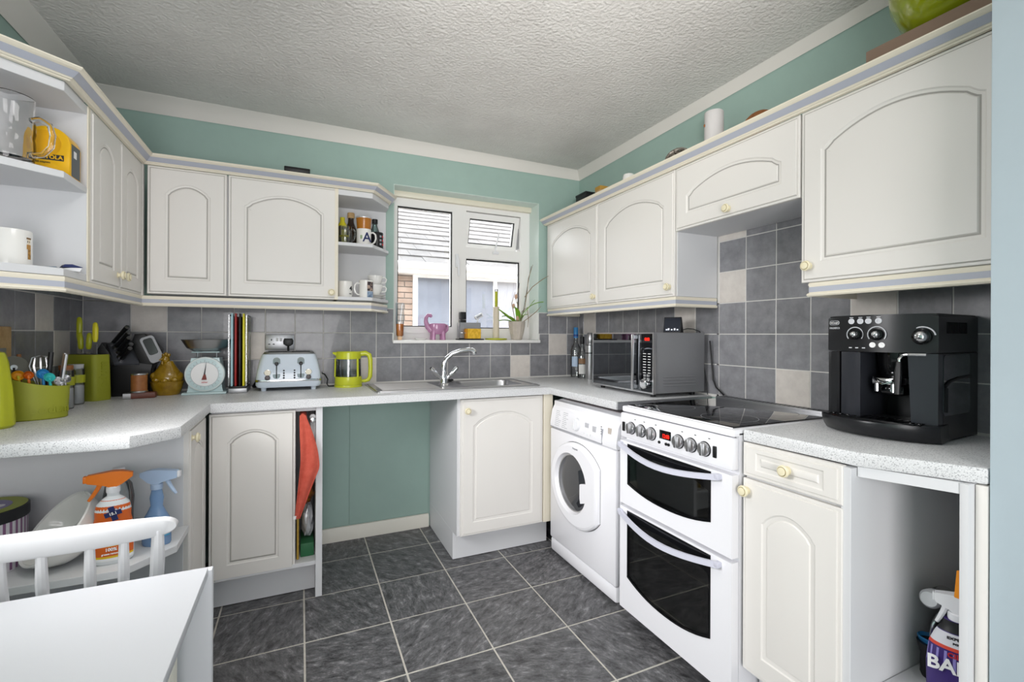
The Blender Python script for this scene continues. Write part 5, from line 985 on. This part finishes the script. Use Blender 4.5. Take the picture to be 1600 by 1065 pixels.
# left end shelf
t = thing('glass_tankard', 'dimpled glass beer tankard with looped handle on the left end shelf', 'tankard', (-2.628, -1.030, 1.6985))
g = MB(); n = 40
def dim(r, i, z): return r * (1 - .05 * max(0, math.cos(5 * 2 * math.pi * i / n)) * (1 if .03 < z < .13 else 0))
g.loft([[(dim(r, i, z) * math.cos(2 * math.pi * i / n), dim(r, i, z) * math.sin(2 * math.pi * i / n), z) for i in range(n)] for r, z in ((.048, 0), (.052, .006), (.054, .03), (.056, .05), (.055, .075), (.053, .085), (.056, .10), (.056, .125), (.053, .14), (.055, .20), (.054, .202), (.0515, .20), (.049, .14), (.050, .02), (.02, .014))]); g.build('glass', CLEAR, t)
bld(t, 'handle', CLEAR, lambda g: g.tube([(.050, -.010, .135), (.072, -.016, .140), (.098, -.022, .125), (.106, -.024, .095), (.102, -.023, .06), (.082, -.018, .035), (.050, -.010, .030)], .0078, 12))
t = thing('crayon_tin', 'yellow crayon tin with rounded top behind the glass tankard', 'tin', (-2.570, -.918, 1.6985))
pf = [(-.055, 0), (.055, 0), (.055, .12)] + ARC(8, 0, math.pi, .055, 0, .105)[1:-1] + [(-.055, .12)]
pf = [(-.055, 0), (.055, 0)] + [(x, .105 + (z - .105) * .9) for x, z in ARC(12, 0, math.pi, .055, 0, .105)]
YT = M('tin_yellow', 'F0B90C', .3); bld(t, 'body', YT, lambda g: g.prism(pf, -.042, .036, 'y', bev=.003)); bld(t, 'side_panel', M('tin_dark', '4A545A', .4), lambda g: g.box(.0545, .0558, -.032, .028, .008, .110)); bld(t, 'side_sticker', PRINT_W, lambda g: g.box(.0557, .0562, -.018, .002, .070, .092))
bld(t, 'front_disc', M('tin_gold', 'E2A60A', .3), lambda g: g.lathe([(.040, 0), (.040, .001), (0, .0012)], seg=28, T=TT(-.006, -.042, .100) @ TX(R(90)))); bld(t, 'name_band', PRINT_D, lambda g: g.box(-.040, .040, -.0428, -.041, .048, .066)); text('CRAYOLA', .0165, YT, t, (0, -.0434, .057), bold=.0005); text('64 crayons', .008, PRINT_D, t, (-.01, -.0428, .040))
mug('white mug with a brown owl printed on it on the left end shelf', (-2.640, -1.000, 1.4025), .050, .108, CERAM, 160, lambda t, r, h: ([patch(t, r, a0, a1, z0, z1, m_, 'owl_print') for a0, a1, z0, z1, m_ in ((-22, -6, .052, .066, M('owl_tan', 'B98A4C', .6)), (-20, -8, .066, .082, M('owl_face', 'EADCC4', .6)), (-18, -6, .022, .052, M('owl_brown', '8A6430', .6, var=('C99A50', 120, .4, .6))), (-23, -5, .082, .087, M('owl_crown', '7A5A3A', .6)), (-19.5, -17, .072, .077, PRINT_D), (-13, -10.5, .072, .077, PRINT_D), (-112, -98, .02, .075, M('feather_grey', '8C8A84', .6)))],), hr=.5)
t = thing('paper_packet', 'flat blue grey packet lying beside the owl mug', 'packet', (-2.575, -.960, 1.4022), R(12)); bld(t, 'packet', M('packet_blue', '6F8296', .4), lambda g: g.loft([[(-.040, -.022, 0), (.030, -.02, 0), (.030, .025, 0), (-.040, .025, 0)], [(-.036, -.02, .006), (.028, -.018, .010), (.028, .02, .010), (-.036, .02, .006)]]))
t = thing('folded_sachet', 'white and navy folded sachet next to the blue grey packet', 'packet', (-2.530, -.945, 1.4022), R(30)); bld(t, 'paper', M('sachet_white', 'ECECEE', .5), lambda g: g.prism([(-.03, 0), (.030, 0), (.036, .012), (.01, .010), (-.02, .004)], -.02, .02, 'y')); bld(t, 'navy_side', NAVY, lambda g: g.prism([(-.012, .010), (.012, .0105), (.038, .0135), (.012, .021), (-.006, .019)], -.021, .019, 'y'))
# ================================================================== low shelf
t = thing('round_box', 'round striped purple box with black rimmed lid on the low shelf', 'box', (-2.688, -1.040, .5225)); n = 48; t.scale = (.94, .94, 1)
bld(t, 'drum', M('white_card', 'D9D6DC', .7), lambda g: g.lathe([(.108, 0), (.108, .160)], seg=48))
for i in range(40): 
    g = MB(); a = 2 * math.pi * i / 40; w = math.pi / 40 * .85; g.loft([[(.1086 * math.cos(a + q * w), .1086 * math.sin(a + q * w), z) for q in (-.5, 0, .5)] for z in (.004, .146)], closed=False); g.build('stripe', M('purple_card', '8C6488', .7), t)
lid = bld(t, 'lid', M('black_card', '1E1E22', .6), lambda g: g.lathe([(.112, .142), (.113, .144), (.113, .174), (.110, .176), (0, .176)], seg=48)); bld(lid, 'lid_print', M('green_card', '9AA04C', .7), lambda g: g.lathe([(.108, .175), (.108, .1768), (0, .1769)], seg=48)); bld(lid, 'lid_centre', M('lilac_card', '8B84A4', .7), lambda g: g.lathe([(.074, .1765), (.074, .1774), (0, .1775)], seg=40))
for a in range(5): bld(lid, 'lid_spot', M('white_card', 'D9D6DC', .7), lambda g: g.lathe([(.016, .177), (.016, .1781), (0, .1782)], (.046 * math.cos(a * 1.256), .046 * math.sin(a * 1.256), 0), 16))
t = thing('serving_bowl', 'large white bowl tipped on its side against the striped box', 'bowl', (-2.500, -1.080, .5225))
T = TT(.012, .0, .125) @ Vector((-.60, -.42, .62)).to_track_quat('Z', 'Y').to_matrix().to_4x4() @ TT(0, 0, -.045)
g = MB(); g.lathe([(.05, -.028), (.06, -.026), (.085, -.005), (.104, .03), (.112, .062), (.110, .066), (.105, .062), (.097, .03), (.07, -.002), (0, -.015)], seg=40, T=T)
dz_ = min(v.co.z for v in g.bm.verts); bmesh.ops.translate(g.bm, verts=g.bm.verts, vec=(0, 0, .0005 - dz_)); g.build('bowl', CERAM, t)
def spray(name, label, loc, rz, bodym, headm, prof, sy, hz, labels, hs=1.):
    t = thing(name, label, 'spray bottle', loc, rz)
    bld(t, 'bottle', bodym, lambda g: g.lathe(prof, seg=28, sx=1, sy=sy)); top = prof[-1][1]
    bld(t, 'collar', headm[1], lambda g: g.lathe([(.016, top), (.017, top + .003), (.017, top + .016), (.014, top + .019)], seg=20))
    h0 = top + .018
    bld(t, 'spray_head', headm[0], lambda g: g.loft([[(x * hs, s * w, z) for s, z in ((-1, zl), (1, zl), (1, zh), (-1, zh))] for x, w, zl, zh in ((-.062, .007, h0 + .020, h0 + .036), (-.058, .009, h0 + .016, h0 + .040), (-.02, .012, h0 + .006, h0 + .044), (.0, .013, h0 - .004, h0 + .046), (.022, .012, h0 + .006, h0 + .044), (.046, .007, h0 + .024, h0 + .036))]))
    bld(t, 'trigger', headm[0], lambda g: g.tube([(-.028 * hs, 0, h0 + .014), (-.036 * hs, 0, h0 - .004), (-.046 * hs, 0, h0 - .022), (-.056 * hs, 0, h0 - .036)], [.007, .006, .0055, .004], 8)); bld(t, 'nozzle', headm[2], lambda g: g.box(-.068 * hs, -.060 * hs, -.008, .008, h0 + .018, h0 + .038, bev=.002))
    labels(t); return t
OP = [(.044, 0), (.049, .006), (.050, .06), (.047, .11), (.041, .14), (.043, .155), (.038, .175), (.024, .190), (.015, .196), (.0145, .206)]
def olab(t):
    def band(a, z0, z1, mat, name='label', grow=1.012, w=(-165, -15)):
        n = 16; pr_ = [(r, z) for r, z in OP]
        def rad(z):
            for (r0, y0), (r1, y1) in zip(pr_[:-1], pr_[1:]):
                if y0 <= z <= y1: return r0 + (r1 - r0) * (z - y0) / max(1e-6, y1 - y0)
            return .04
        g = MB(); g.loft([[(rad(z) * grow * math.cos(R(q)), rad(z) * grow * .62 * math.sin(R(q)), z) for q in [w[0] + (w[1] - w[0]) * i / n for i in range(n + 1)]] for z in [z0 + (z1 - z0) * j / 4 for j in range(5)]], closed=False); return g.build(name, mat, t)
    band(0, .118, .186, M('orange_label', 'D8631C', .4), w=(-175, -5)); band(0, .012, .116, M('white_label2', 'EFEFEF', .4)); band(0, .020, .060, M('yellow_label', 'E8C020', .4), grow=1.016); band(0, .026, .054, MATS['orange_label'], grow=1.02)
    text('LEMON', .013, M('red_brown_print', 'A23A1E', .5), t, (0, -.0325, .100), (R(92), 0, 0), bold=.0004) if False else None
    text('PLATINUM', .0125, M('red_brown_print', 'A23A1E', .5), t, (.002, -.0328, .083), (R(92), 0, 0), bold=.0005); text('100%', .0125, PRINT_W, t, (.0, -.0335, .046), (R(92), 0, 0), bold=.0005); text('grease removal', .0070, PRINT_W, t, (.0, -.0333, .034), (R(92), 0, 0), bold=.0002)
    g = MB(); T = TT(.004, -.0292, .150) @ TX(.12) @ TY(-.25); g.box(-.020, .020, -.002, .0, -.007, .007, T=T); g.box(-.007, .007, -.002, .0, -.022, .022, T=T); e = g.build('cross_emblem', NAVY, t)
    text('15.1', .011, PRINT_W, e, (.004, -.0318, .150), (R(96), R(-14), 0), bold=.0004)
spray('spray_bottle', 'cleaning spray bottle with bright orange trigger head on the low shelf', (-2.355, -1.125, .5225), R(8), M('clear_white_bottle', 'E3E6E8', .25), (ORANGE, WPLAST, ORANGE), OP, .62, 0, olab)
BP = [(.038, 0), (.041, .006), (.041, .05), (.037, .085), (.026, .105), (.017, .125), (.020, .150), (.016, .170), (.0145, .178)]
spray('spray_bottle', 'pale blue translucent spray bottle beside the orange headed one', (-2.268, -1.040, .5225), R(180 - 12), M('blue_translucent', '8FB2DC', .2, trans=.35), (M('pale_blue_head', 'AEC3DE', .3), MATS['pale_blue_head'], WPLAST), BP, .6, 0, lambda t: bld(t, 'label', M('aqua_label', '4FA6CE', .4), lambda g: g.loft([[(.0418 * math.cos(R(q)), .0418 * .62 * math.sin(R(q)), z) for q in range(15, 170, 10)] for z in (.03, .072)], closed=False)))
t = thing('clear_bottle', 'empty clear plastic bottle behind the orange headed spray', 'bottle', (-2.372, -1.020, .5225)); bld(t, 'bottle', CLEARP, lambda g: g.lathe([(.036, 0), (.038, .005), (.038, .12), (.040, .16), (.034, .20), (.018, .225), (.014, .24)], seg=24, caps=False)); bld(t, 'cap', WPLAST, lambda g: g.lathe([(.016, .236), (.016, .254), (0, .255)], seg=18))
# ================================================================== towel slot
t = thing('towel_rail', 'white two arm pull out towel rail inside the cabinet slot', 'towel rail', (-1.815, -.30, .80))
for x in (-.018, .022): bld(t, 'arm', WPLAST, lambda g: g.tube([(x, -.262, .008), (x, .2, .008)], .0095, 12))
bld(t, 'mount', WPLAST, lambda g: g.box(-.035, .035, .2, .245, -.02, .04, bev=.003)); bld(t, 'ring_end', CHROME, lambda g: g.lathe([(.011, 0), (.011, .003), (.006, .004)], seg=16, T=TT(.022, -.262, .008) @ TX(R(90))))
COR = M('coral_towel', 'D0614F', .95, var=('C2503F', 40, .35, .7), bump=(350, .7, .003))
def tow(u, v):
    zz = .835 - .445 * v; xl = -1.844 + .004 * math.sin(3 * v) - .030 * max(0, v - .45) * 1.2 - .004; xr = -1.824 + .058 * math.sin(min(1, v / .56) * math.pi / 2) - max(0, v - .52) * .165
    x = xl + (xr - xl) * u; k = min(1, v * 3)
    return Vector((x, -.585 - .030 * math.sin(min(1, v * 1.5) * 1.57) - .006 * math.sin(u * 9 + v * 4) * k, zz - .006 * u * v - .010 * (1 - abs(2 * u - 1)) * (1 - v) * -1))
t = thing('coral_towel', 'coral red tea towel hanging from the rail over the cabinet edge', 'towel', (-1.835, -.59, .83)); g = MB(); g.sheet(tow, 14, 30, .005); g.tube([(-1.833, -.36, .828), (-1.833, -.55, .829), (-1.832, -.580, .822)], [.014, .015, .014], 10); g.build('cloth', COR, t, off=t.location)
bld(t, 'care_label', PRINT_W, lambda g: g.box(-1.872, -1.858, -.624, -.621, .386, .40), off=t.location)
t = thing('white_strap_cloth', 'narrow white cloth hanging from the right arm of the towel rail', 'cloth', (-1.793, -.50, .60)); g = MB(); g.sheet(lambda u, v: Vector((-1.803 + .020 * u, -.535 + .008 * math.sin(u * 5 + v * 3), .802 - .24 * v)), 6, 10, .003); g.tube([(-1.793, -.30, .819), (-1.793, -.53, .819)], .013, 10); g.build('cloth', M('off_white_cloth', 'DCDCDC', .9), t, off=t.location)
def crumple(name, label, loc, r, mat, seed):
    random.seed(seed); t = thing(name, label, 'bag', loc); b = bmesh.new(); bmesh.ops.create_icosphere(b, subdivisions=3, radius=1)
    for v in b.verts:
        k = 1 + .22 * math.sin(5 * v.co.x + seed) * math.sin(6 * v.co.y + 1.3 * seed) * math.sin(5 * v.co.z) + random.uniform(-.07, .07); v.co = Vector((v.co.x * r[0] * k, v.co.y * r[1] * k, max(-r[2] * .92, v.co.z * r[2] * k) + r[2] * .92))
    g = MB(); g._merge(b); g.build('film', mat, t, ang=20); return t
crumple('plastic_bag', 'crumpled clear plastic bag at the bottom of the towel slot', (-1.812, -.42, .232), (.028, .075, .085), M('clear_film', 'C9CCD2', .15, coat=.6), 4)
crumple('food_bag', 'crumpled orange brown packet above the clear bag in the towel slot', (-1.814, -.42, .392), (.029, .07, .075), M('orange_film', 'A86A1C', .2, var=('5A3010', 25, .4, .6), coat=.6), 9)
t = thing('green_carton', 'small green carton lying under the bags in the towel slot', 'carton', (-1.815, -.42, .1682)); bld(t, 'carton', M('green_card2', '2C6A44', .5), lambda g: g.box(-.028, .030, -.10, .08, 0, .062, bev=.003))
t = thing('yellow_board', 'narrow yellow wooden board standing at the left of the towel slot', 'board', (-1.862, -.42, .1682)); bld(t, 'board', M('yellow_wood', 'B8963E', .6), lambda g: g.box(.003, .013, -.12, .05, 0, .26, bev=.003))
# ================================================================== right end bay
t = thing('storage_tub', 'dark tub at the back of the open end bay', 'tub', (-.150, -2.258, .286)); bld(t, 'tub', M('dark_blue_tub', '20242E', .5), lambda g: g.loft([[(x, y, z) for x, y in rrect(-.085 - k, .085 + k, -.055 - k, .055 + k, .02)] for k, z in ((-.016, 0), (-.01, .01), (-.004, .168), (-.004, .170))]))
t = thing('cleaning_cloth', 'yellow and orange cleaning cloths heaped on the dark tub', 'cloth', (-.145, -2.268, .4565)); random.seed(12)
for k, (m_, x, y, r) in enumerate(((M('cloth_yellow', 'E4D98A', .9), -.03, .0, .045), (M('cloth_orange', 'DE8A22', .9), .03, -.02, .040), (M('cloth_orange', 'DE8A22', .9), -.02, -.03, .022))):
    b = bmesh.new(); bmesh.ops.create_icosphere(b, subdivisions=3, radius=1)
    for v in b.verts: q = 1 + .2 * math.sin(4 * v.co.x + k) * math.sin(5 * v.co.y + k) + random.uniform(-.05, .05); v.co = Vector((x + v.co.x * r * q, y + v.co.y * r * q, max(0, .018 + v.co.z * .022 * q)))
    g = MB(); g._merge(b); g.build('cloth_fold', m_, t)
t = thing('shaker_bottle', 'small clear bottle with white cap lying on the cleaning cloths', 'bottle', (-.252, -2.212, .492), rot=(0, R(-80), R(6))); bld(t, 'bottle', pane('clear_shaker', 'E4E4E2', .15), lambda g: g.lathe([(.022, -.05), (.024, -.046), (.024, .02), (.021, .03)], seg=24, caps=False)); bld(t, 'cap', WPLAST, lambda g: g.lathe([(.0215, .022), (.0235, .03), (.0235, .055), (.018, .064), (0, .066)], seg=24))
t = thing('orange_peg', 'orange cloth corner hanging inside the end bay on its right panel', 'cloth', (-.452, -2.3355, .60)); bld(t, 'cloth', MATS['cloth_orange'], lambda g: g.prism([(-.010, 0), (.018, .004), (.014, .058), (.002, .060)], -.010, .006, 'y', bev=.003))
t = thing('cleaning_brush', 'black brush tub with blue rim and steel rod in the end bay', 'brush', (-.292, -2.213, .286)); bld(t, 'tub', BLACK, lambda g: g.lathe([(.018, 0), (.022, .01), (.021, .06), (.029, .093)], seg=24)); bld(t, 'rim', BLUE, lambda g: g.lathe([(.027, .083), (.033, .100), (.031, .102), (.022, .083), (0, .079)], seg=24, T=TT(0, 0, 0) @ TY(.12))); bld(t, 'rod', CHROME, lambda g: g.tube([(.0, 0, .078), (.004, 0, .113), (.012, 0, .138), (.03, -.004, .163)], .0042, 8))
PP = [(.050, 0), (.056, .006), (.057, .09), (.052, .140), (.040, .172), (.028, .195), (.024, .210)]
def blab(t):
    def rad(z):
        for (r0, y0), (r1, y1) in zip(PP[:-1], PP[1:]):
            if y0 <= z <= y1: return r0 + (r1 - r0) * (z - y0) / max(1e-6, y1 - y0)
        return .04
    def band(z0, z1, mat, grow=1.01, name='label', a0=-178, a1=-2):
        n = 18; g = MB(); g.loft([[(rad(z) * grow * math.cos(R(q)), rad(z) * grow * .6 * math.sin(R(q)), z) for q in [a0 + (a1 - a0) * i / n for i in range(n + 1)]] for z in [z0 + (z1 - z0) * j / 5 for j in range(6)]], closed=False); return g.build(name, mat, t)
    band(.150, .180, M('grey_white_label', 'D5D6DC', .4)); band(.142, .150, M('label_red', 'D0432E', .4)); band(.182, .208, BLACK, 1.02)
    for i in range(9): band(.095, .138, M('violet_ray', '8F86C8', .4), 1.014, 'label_ray', -170 + i * 18, -164 + i * 18)
    text('BANG', .046, PRINT_W, t, (.004, -.0362, .104), (R(90), 0, 0), bold=.0012, sx=.95); text('CILLIT', .017, PRINT_R, t, (.006, -.0350, .133), (R(97), 0, 0), bold=.0006); text('EXPERT', .011, PRINT_D, t, (.0, -.0258, .171), (R(108), 0, 0), bold=.0003); text('POWER', .008, PRINT_D, t, (.006, -.0282, .160), (R(108), 0, 0), bold=.0003)
spray('spray_bottle', 'purple cleaner bottle with white trigger head in the open end bay', (-.348, -2.290, .286), R(-66), M('purple_bottle', '3C2A6E', .35), (WPLAST, WPLAST, WPLAST), PP, .6, 0, blab, .66)
# ================================================================== on top of the cabinets
ZT = 1.9725
t = thing('brown_box', 'flat brown box with oval hand hole on the large wall cabinet', 'box', (-.145, -2.21, ZT)); bld(t, 'box', M('brown_card', '8A7464', .75), lambda g: g.box(-.11, .11, -.172, .182, 0, .112, bev=.003)); bld(t, 'hand_hole', DARK, lambda g: g.prism([(x, .046 + z) for x, z in rrect(-.155, -.085, -.018, .018, .017)], -.1105, -.108, 'x'))
t = thing('green_bowl', 'glossy olive green bowl sitting on the brown box', 'bowl', (-.150, -2.200, ZT + .1122)); bld(t, 'bowl', M('olive_glaze', '8F9A12', .08, coat=.6), lambda g: g.lathe([(.075, 0), (.085, .004), (.120, .045), (.143, .10), (.150, .17), (.147, .172), (.138, .10), (.11, .045), (0, .015)], seg=48))
t = thing('white_cylinder', 'white cylinder ornament with small brown knot on the cabinet top', 'ornament', (-.150, -1.352, ZT)); bld(t, 'cylinder', M('grey_white_bark', 'D6D3D2', .6), lambda g: g.lathe([(.040, 0), (.041, .003), (.041, .236), (.039, .239), (.030, .238), (0, .236)], seg=28)); bld(t, 'knot', WOOD, lambda g: g.lathe([(.007, 0), (.006, .002), (0, .002)], seg=14, sx=.7, T=TT(-.038, .018, .18) @ TZ(R(-62)) @ TX(R(90))))
t = thing('wooden_platter', 'round orange brown wooden platter leaning on the wall above the cabinets', 'platter', (-.055, -1.500, ZT)); T = TT(0, 0, .098) @ TY(R(82)); bld(t, 'platter', WOOD, lambda g: g.lathe([(.07, -.006), (.098, 0), (.100, .006), (.094, .008), (.07, .002), (0, .002)], seg=36, T=T))
t = thing('silver_ornament', 'lumpy woven silver ornament on the cabinet top', 'ornament', (-.150, -1.142, ZT)); random.seed(5); g = MB()
for i in range(26):
    a, b_ = random.uniform(0, 6.28), random.uniform(-.9, .9); n_ = Vector((math.cos(a) * math.sqrt(1 - b_ * b_), math.sin(a) * math.sqrt(1 - b_ * b_), b_)); u = n_.orthogonal().normalized(); v = n_.cross(u); r = math.sqrt(1 - .55 ** 2)
    g.tube([Vector((p.x * .068, p.y * .068, p.z * .070 + .078)) for p in [n_ * .55 + (u * math.cos(q) + v * math.sin(q)) * r for q in [6.283 * k / 18 for k in range(18)]]], .0065, 5, loop=True)
g.build('woven_strands', M('aged_silver', 'B9B2A8', .35, .6, var=('6B6258', 40, .4, .6)), t)
t = thing('white_lidded_pot', 'small white domed pot peeping over the cornice', 'pot', (-.150, -.752, ZT)); bld(t, 'pot', CERAM, lambda g: g.lathe([(.030, 0), (.034, .01), (.034, .125), (.030, .145), (.012, .154), (0, .155)], seg=24))
t = thing('wooden_block', 'small yellow wooden box peeping over the cornice near the corner', 'box', (-.150, -.492, ZT)); bld(t, 'box', PALEW, lambda g: g.box(-.03, .03, -.028, .028, 0, .128, bev=.002)); bld(t, 'lid', M('ochre_lid', 'B98F3C', .6), lambda g: g.box(-.031, .031, -.029, .029, .128, .151, bev=.002))
t = thing('black_box', 'black box barely showing above the right cornice by the corner', 'box', (-.120, -.285, ZT)); bld(t, 'box', BLACK, lambda g: g.box(-.05, .05, -.06, .06, 0, .163, bev=.003)); bld(t, 'lid', BLACK, lambda g: g.box(-.052, .052, -.062, .062, .150, .166, bev=.003))
t = thing('black_case', 'flat black case on top of the wide cabinet left of the window', 'case', (-1.865, -.185, ZT)); bld(t, 'case', BLACK, lambda g: g.box(-.06, .06, -.06, .06, 0, .090, bev=.004)); bld(t, 'lid', BLACK, lambda g: g.box(-.061, .061, -.061, .061, .068, .092, bev=.004))
# remaining repeats share a group phrase
for o in bpy.data.objects:
    if o.get('category') == 'cabinet' and 'group' not in o: o['group'] = 'cream kitchen cabinets'
    if o.get('category') == 'worktop': o['group'] = 'speckled grey worktops'
